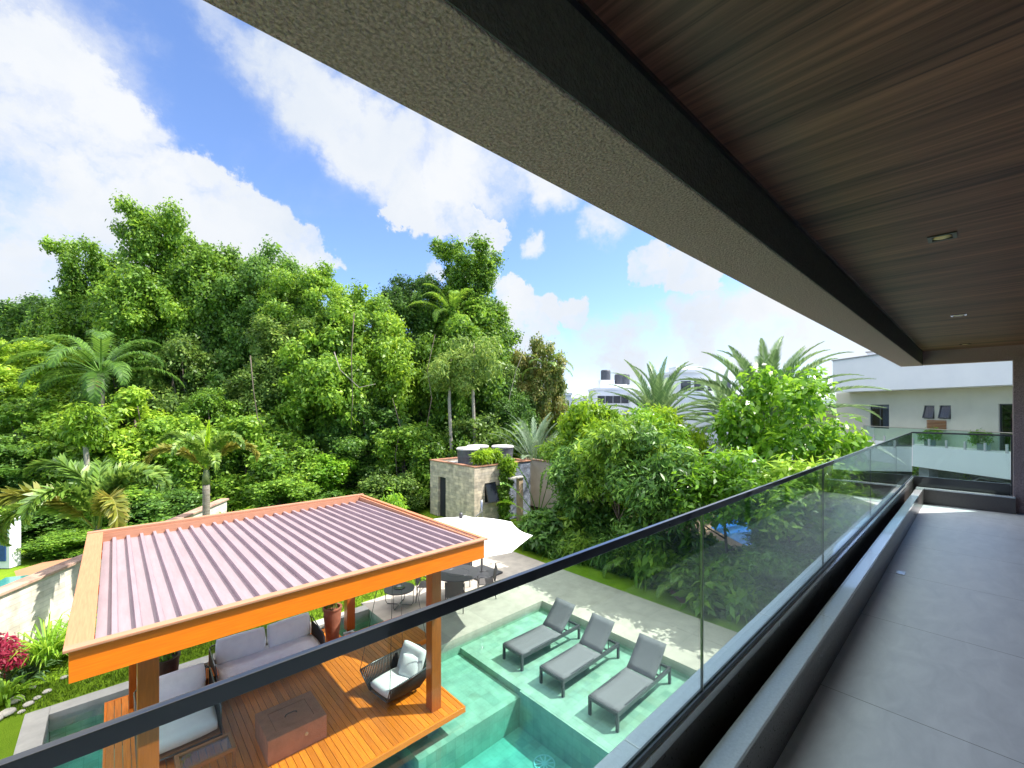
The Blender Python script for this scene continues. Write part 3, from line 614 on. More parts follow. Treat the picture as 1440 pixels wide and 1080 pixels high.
# ------------------------------------------------------------------ woven outdoor seating
def strap_panel(mb, p0, p1, z0, z1, n, w=.012, lean=(0,0)):
    p0 = Vector(p0); p1 = Vector(p1)
    for i in range(n):
        q = p0.lerp(p1, (i+.5)/n); d = (p1-p0).normalized()*w/2; nn = Vector((-d.y, d.x, 0)).normalized()*.004
        l = Vector((lean[0], lean[1], 0))
        vs = []
        for z, ll in ((z0, Vector()), (z1, l)):
            for a in (-d-nn, d-nn, d+nn, -d+nn): vs.append(q+a+ll+Vector((0,0,z)))
        mb.add(vs, [(0,1,5,4),(1,2,6,5),(2,3,7,6),(3,0,4,7)])
def sofa(w, d, label, cat, loc, rz=0, cushions=2, sides=(1,1), wood_base=False, group=None, back=True, seat_h=.30):
    r = thing('sofa' if cushions > 1 else 'lounge_chair', label, cat, loc, rz, group)
    h = .70
    f = MB()
    f.tube([(-w/2,-d/2+.03,.12),(w/2,-d/2+.03,.12),(w/2,d/2,.12),(-w/2,d/2,.12)], .014, 8, closed=True)
    for sx in (-1, 1):
        if sides[(sx+1)//2]:
            x = sx*w/2
            f.tube([(x,-d/2+.05,.12),(x,-d/2+.10,h-.16),(x,-d/2+.16,h-.13),(x,d/2-.06,h-.02),(x,d/2,h-.04),(x,d/2,.12)], .013, 8)
    f.tube([(-w/2,d/2,h-.05),(-w/2+.04,d/2+.01,h),(w/2-.04,d/2+.01,h),(w/2,d/2,h-.05)], .013, 8)
    f.build('frame', M_black, r, smooth=True)
    for x, y in ((-w/2,-d/2+.05), (w/2,-d/2+.05), (-w/2,d/2), (w/2,d/2)):
        MB().tube([(x,y,0),(x,y,.12)], .014, 8).build('leg', M_black, r)
    s = MB()
    strap_panel(s, (-w/2+.02,d/2,0), (w/2-.02,d/2,0), .13, h, int(w/.024))
    s.build('back_straps', M_blackw, r)
    for sx in (-1, 1):
        if sides[(sx+1)//2]:
            s = MB(); strap_panel(s, (sx*w/2,-d/2+.12,0), (sx*w/2,d/2-.03,0), .13, h-.10, int(d/.024)); s.build('side_straps', M_blackw, r)
    bmb = MB()
    if wood_base: bmb.box((-w/2+.02,-d/2+.04,.09),(w/2-.02,d/2-.02,.155))
    else: bmb.box((-w/2+.02,-d/2+.04,.13),(w/2-.02,d/2-.02,.15))
    bmb.build('seat_base', M_teak if wood_base else M_black, r, bevel=.004)
    cushion(MB(), (-w/2+.03,-d/2+.02,.16), (w/2-.03,d/2-.03,.40), .015, nx=24, ny=16).build('seat_cushion', M_cush, r, smooth=True)
    cw = (w-.12)/cushions
    for k in range(cushions):
        x = -w/2+.06+cw*(k+.5)
        cushion(MB(), (-cw/2+.02,-.24,-.075), (cw/2-.02,.24,.075), .03, M=T(x, d/2-.17, .61, rx=R(76), rz=R((-4, 3, 0)[k % 3]) if cushions > 1 else 0), nx=16, ny=16).build('back_cushion', M_cush, r, smooth=True)
    return r
sofa(1.95, .92, 'long outdoor sofa with two light grey back cushions beside the terracotta pot', 'sofa', (2.38, 10.0, DZ), 0, 2)
sofa(1.05, 1.30, 'deep light grey lounge chair with single back cushion beside the front left pavilion post', 'armchair', (.78, 9.08, DZ), 0, 1, wood_base=True)
# footstool-like glazed teak table in front of the armchair
t = thing('side_table', 'low teak framed side table with glass top in front of the grey lounge chair', 'side table', (1.02, 7.93, DZ))
mb = MB(); mb.box((-.36,-.22,.25),(.36,-.17,.30)); mb.box((-.36,.17,.25),(.36,.22,.30)); mb.box((-.36,-.1695,.25),(-.31,.1695,.30)); mb.box((.31,-.1695,.25),(.36,.1695,.30)); mb.build('frame', M_teak, t, bevel=.004)
for x in (-.33,.33):
    for y in (-.195,.195): MB().box((x-.02,y-.02,0),(x+.02,y+.02,.249)).build('leg', M_teak, t, bevel=.003)
MB().box((-.309,-.169,.278),(.309,.169,.286)).build('glass_top', M_glass, t)
t = thing('wooden_block', 'small orange wooden cube table between the lounge chair and the long sofa', 'side table', (1.36, 9.98, DZ))
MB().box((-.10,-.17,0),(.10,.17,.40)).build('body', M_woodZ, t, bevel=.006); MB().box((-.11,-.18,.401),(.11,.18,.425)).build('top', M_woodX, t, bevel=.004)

# ------------------------------------------------------------------ hanging chair (opens towards -X)
hc = thing('hanging_chair', 'black woven hanging chair with white cushions slung on cords from the pavilion roof', 'hanging chair', (4.02, 7.62, -5.12), R(8))
def qb(p, q, t): return Vector(p).lerp(Vector(q), t)
bot = [(-.42,-.28,-.24),(.30,-.30,-.30),(.30,.30,-.30),(-.42,.28,-.24)]
top = [(-.50,-.48,.10),(.46,-.46,.12),(.46,.46,.12),(-.50,.48,.10)]
btp = [(.40,-.42,.34),(.40,.42,.34)]
f = MB(); f.tube(bot, .012, 8, closed=True); f.tube([top[0],(-.2,-.5,.10),top[1],(.52,-.40,.16),(.55,0,.30),(.52,.40,.16),top[2],(-.2,.5,.10),top[3]], .014, 8)
for a, b in ((0,0),(3,3)): f.tube([bot[a], top[b]], .012, 8)
f.build('frame', M_black, hc, smooth=True)
s = MB()
for (b0,b1,t0,t1,n) in ((bot[0],bot[1],top[0],top[1],26),(bot[3],bot[2],top[3],top[2],26)):
    for i in range(n):
        p = qb(b0,b1,(i+.5)/n); q = qb(t0,t1,(i+.5)/n); m = (p+q)/2+Vector((0, math.copysign(.04, p.y), -.01)); s.tube([p,m,q], .0145, 5)
for i in range(18):
    u = (i+.5)/18; p = qb(bot[1],bot[2],u); q = qb((.50,-.44,.14),(.50,.44,.14),u)+Vector((.05*math.sin(math.pi*u),0,.16*math.sin(math.pi*u))); s.tube([p,(p+q)/2+Vector((.05,0,0)),q], .0145, 5)
for i in range(14): s.tube([qb(bot[0],bot[3],(i+.5)/14), qb(bot[1],bot[2],(i+.5)/14)], .009, 4)
s.build('woven_basket', M_blackw, hc, smooth=True)
cushion(MB(), (-.40,-.33,-.24), (.30,.33,-.08), .02, nx=16, ny=16).build('seat_cushion', M_white, hc, smooth=True)
cushion(MB(), (-.27,-.33,-.07), (.27,.33,.07), .03, M=T(.34,0,.10,ry=R(-68)), nx=14, ny=14).build('back_cushion', M_white, hc, smooth=True)
cushion(MB(), (-.2,-.2,-.06), (.2,.2,.06), .05, M=T(.22,-.1,.06,ry=R(-60),rz=R(20)), nx=12, ny=12).build('throw_pillow', M_white, hc, smooth=True)
for (p, q) in ((top[0],(-.16,-.10,2.42)), (top[3],(-.16,.14,2.42)), (top[1],(.18,-.10,2.42)), (top[2],(.18,.14,2.42))):
    MB().tube([p,q], .006, 5).build('cord', M_black, hc)
MB().tube([(-.2,-.14,2.425),(.22,-.14,2.425)], .012, 6).build('hanging_bar', M_black, hc)

# ------------------------------------------------------------------ round tables and dining chairs on the paving
t = thing('fire_table', 'low round grey table with dark bowl and black rod legs on the paving edge', 'table', (5.95, 11.15, GZ))
mb = MB(); mb.lathe([(.0,.44),(.41,.44),(.425,.45),(.425,.475),(.41,.485),(.17,.485),(.16,.478),(.0,.478)], 40); mb.build('table_top', M_anth, t, smooth=False)
MB().lathe([(.02,.479),(.14,.48),(.155,.51),(.145,.512),(.10,.49),(.02,.487)], 28).build('bowl', M_black, t, smooth=True)
mb = MB()
for k in range(4):
    a = R(40)+k*math.pi/2; c, s_ = math.cos(a), math.sin(a); mb.tube([(.41*c,.41*s_,.45),(.41*c,.41*s_,.10),(.36*c,.36*s_,.02),(.05*c,.05*s_,.02)], .011, 6)
mb.build('base', M_black, t, smooth=True)
t = thing('dining_table', 'large round dark grey outdoor dining table under the white umbrella', 'table', (7.42, 10.40, GZ))
mb = MB(); mb.lathe([(0,.71),(.64,.71),(.655,.72),(.655,.745),(.64,.75),(.34,.75),(.335,.745),(.325,.745),(.32,.75),(0,.75)], 48); mb.build('table_top', M_anth, t)
mb = MB()
for k in range(4):
    a = k*math.pi/2+.5; c, s_ = math.cos(a), math.sin(a); mb.tube([(.40*c,.40*s_,.01),(.10*c,.10*s_,.36),(.36*c,.36*s_,.70)], .018, 8)
mb.tube([(.12*math.cos(a_),.12*math.sin(a_),.36) for a_ in [k*math.tau/16 for k in range(16)]], .012, 6, closed=True); mb.build('base', M_black, t, smooth=True)
M_chair = mat('dark_sling', (.10,.095,.095), (.14,.13,.125), scale=90, rough=.75, bump=.3)
def make_chair():
    r = thing('dining_chair', '', 'chair')
    for x, y in ((-.24,-.24),(.24,-.24)): MB().tube([(x,y,0),(x,y+.01,.62),(x,y+.06,.65),(x,y+.30,.65)], .013, 8).build('leg', M_anth, r, smooth=True)
    for x in (-.24,.24): MB().tube([(x,.27,0),(x,.22,.40),(x,.31,.88)], .013, 8).build('leg', M_anth, r, smooth=True)
    MB().box((-.235,-.24,.42),(.235,.22,.44)).build('seat', M_chair, r, bevel=.006)
    mb = MB(); mb.box((-.232,-.006,0),(.232,.006,.44), T(0,.235,.45,rx=R(-10))); mb.build('backrest', M_chair, r, bevel=.004)
    return r
C0 = make_chair()
for i, (x, y, rz, lb) in enumerate(((6.95,9.85,R(140),'dark sling dining chair at the near left of the round table, back to the pool'), (8.12,9.92,R(235),'dark sling dining chair seen side on at the right of the round table'), (8.15,11.1,R(-45),'dark sling dining chair on the far side of the round table by the umbrella base'), (6.72,10.95,R(48),'dark sling dining chair behind the pavilion post on the left of the round table'))):
    o = C0 if i == 0 else copy_tree(C0); o['label'] = lb; o['group'] = 'dining chairs round the table'; o.location = (x, y, GZ); o.rotation_euler.z = rz

# ------------------------------------------------------------------ cantilever umbrella
UO = Vector((9.1, 11.35, GZ)); um = thing('umbrella', 'large white octagonal cantilever umbrella shading the round dining table', 'umbrella', UO)
uc = Vector((6.62, 9.12, 0))-Vector((UO.x, UO.y, 0)); Ra = 1.86; zr, za = 2.28, 2.74
a0 = math.atan2(-.68, .734)
mb = MB(); vs = []; fs = []; nn = 6
corners = [Vector((uc.x+Ra*math.cos(a0+k*math.pi/4), uc.y+Ra*math.sin(a0+k*math.pi/4), zr)) for k in range(8)]; ap = Vector((uc.x, uc.y, za))
for k in range(8):
    c0, c1 = corners[k], corners[(k+1) % 8]; o = len(vs)
    for i in range(nn+1):
        s_ = i/nn
        for j in range(nn+1):
            u = j/nn; e = c0.lerp(c1, u); p = ap.lerp(e, s_); sag = 4*u*(1-u); p = p-Vector((0,0,.045*sag*s_))
            p -= (Vector((p.x-ap.x, p.y-ap.y, 0))*.035*sag*s_); p.z += .05*math.sin(math.pi*s_); vs.append(p)
    for i in range(nn):
        for j in range(nn): q = o+i*(nn+1)+j; fs.append((q, q+nn+1, q+nn+2, q+1))
mb.add(vs, fs); o = mb.build('canopy', M_canvas, um); o.modifiers.new('t','SOLIDIFY').thickness = .006
for k in range(8): MB().tube([ap-Vector((0,0,.06)), ap.lerp(corners[k], .5)+Vector((0,0,.015)), corners[k]-Vector((0,0,.02))], .010, 6).build('rib', M_steel, um)
MB().lathe([(.05,0),(.05,.10),(.02,.13)], 16, c=(uc.x,uc.y,za+.0)).build('hub', M_anth, um)
MB().tube([(0,0,.05),(0,0,2.0),(-.06,-.06,2.50)], .038, 12).build('mast', M_steel, um, smooth=True)
MB().tube([(-.02,-.02,2.10),(uc.x*.5,uc.y*.5,2.26),(uc.x,uc.y,2.62)], .025, 10).build('arm', M_steel, um, smooth=True)
MB().box((-.5,-.5,0),(.5,.5,.06), T(rz=R(5))).build('base_plate', M_anth, um, bevel=.006)

# ------------------------------------------------------------------ pots (plants are added with the foliage)
def pot(label, loc, h, r0, r1, m, name='plant_pot', rim=.02, cat='plant pot', group=None):
    t = thing(name, label, cat, loc, group=group)
    MB().lathe([(r0*.9,0),(r0,.02),(r1*.97,h*.75),(r1,h-.04),(r1+rim,h-.03),(r1+rim,h),(r1-.03,h),(r1-.035,h-.06)], 32).build('pot', m, t, smooth=False, bevel=0)
    MB().lathe([(r1-.036,h-.075),(.01,h-.055)], 20).build('soil', M_soil, t)
    return t
POT1 = pot('tall tapering terracotta pot with a small dry plant on the deck by the back post', (3.80, 10.38, DZ), .78, .14, .20, M_terra)
M_dpot = mat('dark_brown_glaze', (.07,.045,.035), (.04,.028,.022), scale=5, rough=.4)
POT2 = pot('dark brown pot with a small plant behind the front left pavilion post', (.72, 10.55, DZ), .74, .16, .22, M_dpot)
# ------------------------------------------------------------------ foliage
G_deep = leaf_mat('deep_green_leaves', (0.035,0.09,0.018), (0.10,0.225,0.034), (0.23,0.42,0.06), nscale=.35)
G_mid = leaf_mat('mid_green_leaves', (0.055,0.13,0.016), (0.17,0.34,0.033), (0.40,0.60,0.065), nscale=.4)
G_yel = leaf_mat('yellow_green_leaves', (0.075,0.17,0.016), (0.22,0.40,0.03), (0.46,0.64,0.06), nscale=.5)
G_olive = leaf_mat('olive_grey_leaves', (0.055,0.115,0.022), (0.17,0.30,0.05), (0.40,0.52,0.11), nscale=.5)
G_brown = leaf_mat('russet_leaves', (0.055,0.10,0.02), (0.16,0.24,0.045), (0.40,0.36,0.10), nscale=.6)
G_blue = leaf_mat('blue_green_leaves', (0.052,0.109,0.054), (0.139,0.248,0.109), (0.295,0.403,0.202), nscale=.5)
G_lime = leaf_mat('lime_leaves', (.10,.22,.012), (.24,.42,.02), (.42,.60,.04), nscale=.8, trans=.5)
G_gloss = leaf_mat('glossy_dark_leaves', (0.035,0.10,0.02), (0.10,0.24,0.04), (0.25,0.46,0.07), nscale=.7, rough=.42, spec=.35, trans=.3)
G_fresh = leaf_mat('fresh_green_leaves', (0.07,0.19,0.014), (0.18,0.40,0.026), (0.38,0.62,0.05), nscale=.7, rough=.3, spec=.55, trans=.45)
G_palm = leaf_mat('palm_fronds_green', (0.061,0.132,0.023), (0.174,0.310,0.046), (0.382,0.512,0.093), nscale=1.2, rough=.35, trans=.3)
G_palmy = leaf_mat('palm_fronds_yellowing', (.10,.14,.02), (.26,.28,.04), (.42,.36,.07), nscale=1.2, rough=.4, trans=.3)
G_date = leaf_mat('palm_fronds_grey_green', (0.06,0.12,0.045), (0.16,0.28,0.10), (0.36,0.48,0.20), nscale=1.0, rough=.35, trans=.2)
G_silver = leaf_mat('palm_fronds_silver', (.10,.17,.10), (.22,.32,.19), (.38,.48,.32), nscale=.8, rough=.45, trans=.2)
G_red = leaf_mat('crimson_leaves', (.18,.012,.03), (.42,.03,.08), (.62,.10,.16), nscale=2., trans=.4)
G_grass = leaf_mat('blade_leaves', (0.087,0.202,0.019), (0.208,0.419,0.031), (0.434,0.651,0.062), nscale=2., trans=.4)
M_stem = mat('green_stem', (.16,.20,.07), (.10,.13,.045), scale=8, rough=.6)

def leaves(P, Nn, Ln, Wd, droop=0., up=.35, jit=.6, size_jit=.55):
    """one folded rhombic leaf of four vertices at each point"""
    n = len(P); nr = Nn + rng.normal(0, jit, (n, 3)); nr[:, 2] += up
    nr /= np.linalg.norm(nr, axis=1)[:, None]+1e-9
    d = rng.normal(0, 1, (n, 3)); d[:, 2] -= droop; d += Nn*.4
    d -= nr*(d*nr).sum(1)[:, None]; d /= np.linalg.norm(d, axis=1)[:, None]+1e-9
    s = np.cross(nr, d); k = (1+rng.uniform(-size_jit, size_jit, n))[:, None]
    V = np.empty((n, 4, 3)); V[:, 0] = P; V[:, 2] = P+d*Ln*k-nr*Ln*.10*k
    mid = P+d*Ln*.45*k; V[:, 1] = mid+s*Wd*.5*k+nr*Wd*.15*k; V[:, 3] = mid-s*Wd*.5*k+nr*Wd*.15*k
    return V.reshape(-1, 3), np.arange(n*4).reshape(-1, 4)
def blob_points(blobs, n, cl=9, sig=.16, depth=.30, skew=0.):
    """leaf positions in clusters spread through the outer part of a set of ellipsoids"""
    C = np.array([b[0] for b in blobs], float); Rr = np.array([b[1] for b in blobs], float)
    area = (Rr[:, 0]*Rr[:, 1]+Rr[:, 0]*Rr[:, 2]+Rr[:, 1]*Rr[:, 2]); pr = area/area.sum(); nc = n//cl
    out = []; nor = []
    while sum(len(o) for o in out) < nc:
        m = nc*2; k = rng.choice(len(blobs), m, p=pr); u = rng.normal(0, 1, (m, 3)); u[:, 2] += skew; u /= np.linalg.norm(u, axis=1)[:, None]
        r = 1-depth*rng.random(m)**1.4; p = C[k]+u*Rr[k]*r[:, None]
        q = ((p[:, None, :]-C[None])/Rr[None]); ins = (np.sqrt((q**2).sum(2)) < .72).any(1)
        out.append(p[~ins]); nor.append(u[~ins])
    P = np.concatenate(out)[:nc]; Nn = np.concatenate(nor)[:nc]
    P = np.repeat(P, cl, 0)+rng.normal(0, sig, (nc*cl, 3)); Nn = np.repeat(Nn, cl, 0)
    return P, Nn
def make_blobs(w, h, n, r0, r1, seed, z0=0., taper=.5, shape='round', tall=1.0):
    r = random.Random(seed); B = []
    for i in range(n):
        for _ in range(50):
            x, y, z = r.uniform(-1,1), r.uniform(-1,1), r.uniform(0,1)
            if shape == 'round': lim = math.sqrt(max(0, 1-(2*z-1)**2*.85))
            elif shape == 'column': lim = (1-.25*z)*(.85+.3*math.sin(z*9+seed))
            elif shape == 'dome': lim = math.sqrt(max(0, 1-z*z))
            else: lim = (1-z*.6)
            if x*x+y*y < lim*lim: break
        q = r.uniform(r0, r1); e = r.uniform(.75, 1.15)
        B.append(((x*(w/2-q*.6), y*(w/2-q*.6), z0+q*.5+z*(h-q)), (q*e, q/e, q*r.uniform(.65,.95)*tall)))
    return B
def trunk_mb(h, r, seed, limbs=(), lean=.1, n=9):
    rr = random.Random(seed); mb = MB(); pts = []; rad = []
    lx, ly = rr.uniform(-lean, lean), rr.uniform(-lean, lean)
    for i in range(n):
        s_ = i/(n-1); pts.append((lx*h*s_+.06*r*8*math.sin(s_*5+seed), ly*h*s_+.06*r*8*math.cos(s_*4+seed), h*s_)); rad.append(r*(1.25-.35*min(1, s_*5))*(1-.55*s_))
    mb.tube(pts, rad, 8)
    for c in limbs:
        s_ = rr.uniform(.45, .95); i = min(n-2, int(s_*(n-1))); p = Vector(pts[i]); c = Vector(c); m = (p+c)/2+Vector((rr.uniform(-.3,.3), rr.uniform(-.3,.3), -.15*(c-p).length))
        mb.tube([p, p.lerp(m, .6)*1.0, m, c], [r*.5, r*.38, r*.28, r*.10], 6)
    return mb
TREES = {}
def tree_kind(key, w, h, nb, r0, r1, seed, n, Ln, Wd, trunk_h, tr, shape='round', droop=.4, up=.35, inner=.12, cl=9, sig=.16, tall=1., z0=None, depth=.3, drape=0, tname='tree', bark=None, lean=.06, nlimb=9, skew=.2, jit=.6):
    z0 = trunk_h if z0 is None else z0
    B = make_blobs(w, h, nb, r0, r1, seed, z0, shape=shape, tall=tall)
    P, Nn = blob_points(B, n, cl, sig, depth, skew); V, F = leaves(P, Nn, Ln, Wd, droop, up, jit)
    Vs = [V]; Fs = [F]; tot = len(V)
    if drape:      # hanging curtains of creeper down the outside
        r = random.Random(seed+9)
        for k in range(drape):
            a = r.uniform(0, math.tau); b = B[r.randrange(len(B))]; q = np.array(b[0])+np.array([math.cos(a)*b[1][0], math.sin(a)*b[1][1], 0]); L_ = r.uniform(1.2, 3.8)
            m = int(L_*70); s_ = rng.random(m); wd = r.uniform(.25,.6)
            pp = q+np.stack([rng.normal(0, .12, m)+wd*(1-s_*.6)*rng.uniform(-1,1,m)*-math.sin(a), rng.normal(0,.12,m)+wd*(1-s_*.6)*rng.uniform(-1,1,m)*math.cos(a), -s_*L_], 1)
            nn = np.tile(np.array([math.cos(a), math.sin(a), .1]), (m,1)); v, f = leaves(pp, nn, Ln*.9, Wd, 1.2, .2, .4)
            Vs.append(v); Fs.append(f+tot); tot += len(v)
    if inner:      # sparse large leaves inside so that the crown is not hollow
        m = int(n*inner); k = rng.integers(0, len(B), m); u = rng.normal(0,1,(m,3)); u /= np.linalg.norm(u, axis=1)[:,None]
        C = np.array([b[0] for b in B]); Rr = np.array([b[1] for b in B]); pp = C[k]+u*Rr[k]*(rng.random(m)**.5*.62)[:,None]
        v, f = leaves(pp, u, Ln*2.0, Wd*2.2, .2, .3, .8); Vs.append(v); Fs.append(f+tot); tot += len(v)
    me_o = np_mesh('crown', np.concatenate(Vs), np.concatenate(Fs), G_mid)
    limbs = [b[0] for b in random.Random(seed).sample(B, min(len(B), nlimb))]
    t_o = trunk_mb(trunk_h+h*.6 if z0 >= trunk_h*.6 else trunk_h, tr, seed, limbs, lean).build('trunk', bark or M_trunk, smooth=True)
    me, tm = me_o.data, t_o.data
    bpy.data.objects.remove(me_o); bpy.data.objects.remove(t_o)
    TREES[key] = (me, tm, w, z0+h, tname)
def plant(key, loc, label, cat='tree', sw=1., sh=None, rz=None, m=None, group=None, bark=None, name=None):
    me, tm, w, H, tname = TREES[key]; sh = sh or sw
    t = thing(name or tname, label, cat, loc, rnd.uniform(0, 6.28) if rz is None else rz, group); t.scale = (sw, sw, sh)
    tr = bpy.data.objects.new('trunk', tm); COL.objects.link(tr); tr.parent = t
    cr = bpy.data.objects.new('crown', me); COL.objects.link(cr); cr.parent = t
    if m: cr.material_slots[0].link = 'OBJECT'; cr.material_slots[0].material = m
    if bark: tr.material_slots[0].link = 'OBJECT'; tr.material_slots[0].material = bark
    return t

# kinds: forest trees 12-17 m tall with vine-hung crowns, understorey trees, garden trees
tree_kind('tall1', 7.5, 9.5, 150, .35, .85, 11, 44000, .175, .105, 6.5, .26, drape=34, inner=.10, tname='forest_tree')
tree_kind('tall2', 6.5, 10.5, 140, .32, .8, 23, 44000, .175, .10, 5.5, .24, shape='column', drape=40, inner=.10, tname='forest_tree')
tree_kind('tall3', 8.5, 8.0, 150, .35, .9, 37, 46000, .18, .11, 7.0, .30, shape='dome', drape=32, inner=.10, tname='forest_tree')
tree_kind('mid1', 6.0, 6.5, 85, .3, .75, 41, 24000, .19, .11, 2.5, .16, drape=16, inner=.09, tname='forest_tree')
tree_kind('mid2', 5.5, 7.5, 85, .3, .72, 53, 24000, .18, .10, 1.8, .14, shape='column', drape=20, inner=.09, tname='forest_tree')
tree_kind('tier', 6.5, 5.5, 60, .45, .95, 61, 18000, .24, .14, 2.8, .15, shape='dome', tall=.55, inner=.1, droop=.1, up=.9, jit=.4, tname='forest_tree')
tree_kind('bush1', 4.2, 3.6, 55, .25, .55, 71, 15000, .18, .10, .6, .08, shape='dome', inner=.12, tname='bush')
tree_kind('bush2', 3.8, 4.4, 55, .25, .52, 83, 15000, .17, .10, .7, .08, shape='column', inner=.12, drape=5, tname='bush')
tree_kind('garden1', 3.4, 3.7, 40, .28, .55, 91, 9500, .21, .065, 1.5, .07, shape='column', droop=1.1, up=.2, inner=.06, depth=.5, cl=11, sig=.13, tname='tree', lean=.03)
tree_kind('garden2', 3.2, 3.1, 36, .28, .55, 97, 8500, .21, .075, 1.9, .06, shape='round', droop=.9, up=.3, inner=.05, depth=.5, cl=10, sig=.14, tname='tree')
tree_kind('high', 3.3, 2.5, 30, .25, .48, 127, 5200, .20, .075, 2.75, .06, shape='round', droop=.8, up=.3, inner=.03, depth=.5, cl=9, sig=.13, tname='tree', z0=2.75)
tree_kind('rubber', 4.4, 5.4, 70, .28, .55, 103, 9500, .24, .13, 1.5, .11, shape='round', droop=.5, up=.5, inner=.0, depth=.55, cl=8, sig=.15, tname='tree', lean=.02, nlimb=26)
tree_kind('under', 1.8, 1.15, 12, .28, .5, 107, 3600, .26, .10, .1, .02, shape='dome', droop=.5, up=.6, inner=.04, cl=6, sig=.10, tname='shrub', nlimb=6)
tree_kind('fern', 1.6, .75, 10, .22, .4, 109, 3000, .20, .04, .05, .02, shape='dome', droop=.9, up=.6, inner=0, cl=7, sig=.09, tname='shrub', nlimb=5)
tree_kind('hedge', 2.2, 1.8, 14, .4, .6, 113, 7000, .10, .06, .3, .03, shape='column', inner=.1, sig=.10, tname='bush')

# ---- the forest: (px, y of the top, distance, kind, width, material, label)
forest = [
 # back row, the skyline
 (-60,455,30,'tall3',9,G_yel,'yellow-green vine-covered tree cut by the left edge of the picture'),
 (22,425,33,'mid1',7,G_mid,'low green treetop behind the bright tree at the left edge'),
 (78,412,34,'tall1',8,G_deep,'dark tree left of the tall forest crown, behind the palm with red fruit'),
 (125,345,31,'tall2',6.2,G_mid,'slim dark-topped tree just left of the highest crown of the forest'),
 (222,292,29,'tall2',6.6,G_mid,'tallest tree of the forest, its block-shaped vine-hung crown above all others'),
 (295,335,31,'tall1',7.5,G_mid,'vine-hung tree right of the tallest crown'),
 (375,342,31,'tall3',7.8,G_deep,'broad vine-hung tree with flat top in the middle of the left forest'),
 (438,372,30,'tall1',6.5,G_mid,'tree with sloping top above the clearing of dark shade'),
 (505,402,30,'tall3',8,G_mid,'wide low-topped tree left of the round right-hand crown'),
 (585,382,34,'tall1',6.5,G_deep,'dark tree immediately left of the second highest crown'),
 (658,346,34,'tall2',8.2,G_mid,'second highest tree, its round crown standing clear against the blue sky'),
 (700,470,36,'mid1',6,G_mid,'green tree below and right of the round right-hand crown'),
 (757,472,33,'mid1',4.6,G_brown,'russet-leaved tree at the right end of the forest'),
 (735,505,35,'mid2',4.5,G_deep,'dark green tree between the russet tree and the white far house'),
 # middle row
 (-20,530,25,'mid1',6.5,G_mid,'bushy green tree at the left edge, below the yellow-green one'),
 (40,470,27,'tall1',7,G_yel,'bright yellow-green tree near the left edge of the picture'),
 (95,500,28,'mid1',6,G_yel,'yellowish tree behind the red-fruited palm trunk'),
 (185,470,27,'mid2',5.5,G_deep,'dark creeper-clad tree between the palm and the shaded clearing'),
 (265,470,27,'mid2',5.2,G_olive,'grey-green tree with thin hanging lianas'),
 (330,500,28,'mid2',5.2,G_deep,'dark creeper-curtained tree in the middle of the forest'),
 (400,450,27.5,'tall2',6,G_olive,'olive tree with pale leaves left of the bright creeper slope'),
 (470,455,27,'mid1',6.5,G_mid,'rounded green tree under the sloping treetop'),
 (540,440,28,'mid2',6,G_yel,'tree wrapped in bright yellow-green creeper in the forest centre'),
 (598,470,29,'mid2',5.5,G_mid,'green tree left of the two thin pale trunks'),
 (645,445,29.5,'mid2',6.4,G_mid,'feathery olive crown behind the two thin pale trunks'),
 (712,530,30,'mid1',4.6,G_deep,'dark tree above the black water tanks'),
 (785,570,34,'bush1',4,G_mid,'green bush below the distant white house'),
 # front row, understorey down to the ground
 (-15,610,20,'mid1',5.0,G_deep,'dark leafy tree behind the white booth'),
 (55,560,22,'mid2',5.5,G_mid,'leafy tree behind the left foxtail palm'),
 (118,570,21.5,'tier',4.4,G_yel,'small tree with tiered bright leaves on a thin trunk'),
 (190,540,22.5,'tier',5.4,G_yel,'bright tiered tree left of the shaded clearing'),
 (243,590,22,'bush2',4,G_mid,'green bush behind the lime palm spear'),
 (300,545,24,'mid2',4.6,G_mid,'leafy tree with yellowish tips right of the lime palm spear'),
 (352,585,24,'bush2',4.6,G_mid,'bushy tree above the end of the garden wall'),
 (405,610,23,'bush1',4.6,G_mid,'light green bush behind the pavilion roof middle'),
 (455,640,24,'bush2',4,G_fresh,'fresh green bush left of the dark hollow in the forest'),
 (520,560,26,'mid2',5,G_deep,'dark creeper-hung tree above the pavilion roof corner'),
 (570,600,25,'bush2',4.4,G_mid,'bush left of the stone garden hut'),
 (545,655,23,'bush1',3.4,G_olive,'small olive bush touching the stone hut on its left'),
 (620,590,26,'bush1',4.6,G_mid,'bush directly behind the stone hut'),
 (668,588,26.5,'bush2',4.4,G_olive,'greyish bush behind the potted ferns on the hut roof'),
 (712,590,27,'bush1',4.4,G_mid,'bush behind the rightmost water tank'),
 (800,600,26,'bush1',4.2,G_yel,'yellow-green bush right of the silvery palm'),
 (60,700,18.5,'bush1',4.2,G_deep,'low dark bush behind the left foxtail palm trunk'),
 (165,690,18.5,'bush2',3.6,G_mid,'low bush between the two foxtail palms'),
 (225,680,19.5,'bush1',3.8,G_deep,'low dark bush left of the trunk under the lime spear'),
 (-40,690,18,'bush1',4.6,G_mid,'low bush behind the white booth'),
 (88,748,16.4,'bush2',2.4,G_mid,'small green bush beyond the garden wall, under the left foxtail palm'),
 (395,672,20.5,'bush2',3.2,G_mid,'low bush directly behind the middle of the pavilion roof'),
 (470,690,21,'bush1',3.4,G_deep,'low dark bush behind the far right corner of the pavilion roof'),
]
for px, yt, D, key, wd, m, lb in forest:
    p = at(px, 573, D); top = (573-yt)/FP*D-GZ; me, tm, w, H, tn = TREES[key]
    plant(key, (p.x, p.y, GZ-.06), lb, 'bush' if tn == 'bush' else 'tree', sw=wd/w, sh=top/H, m=m)
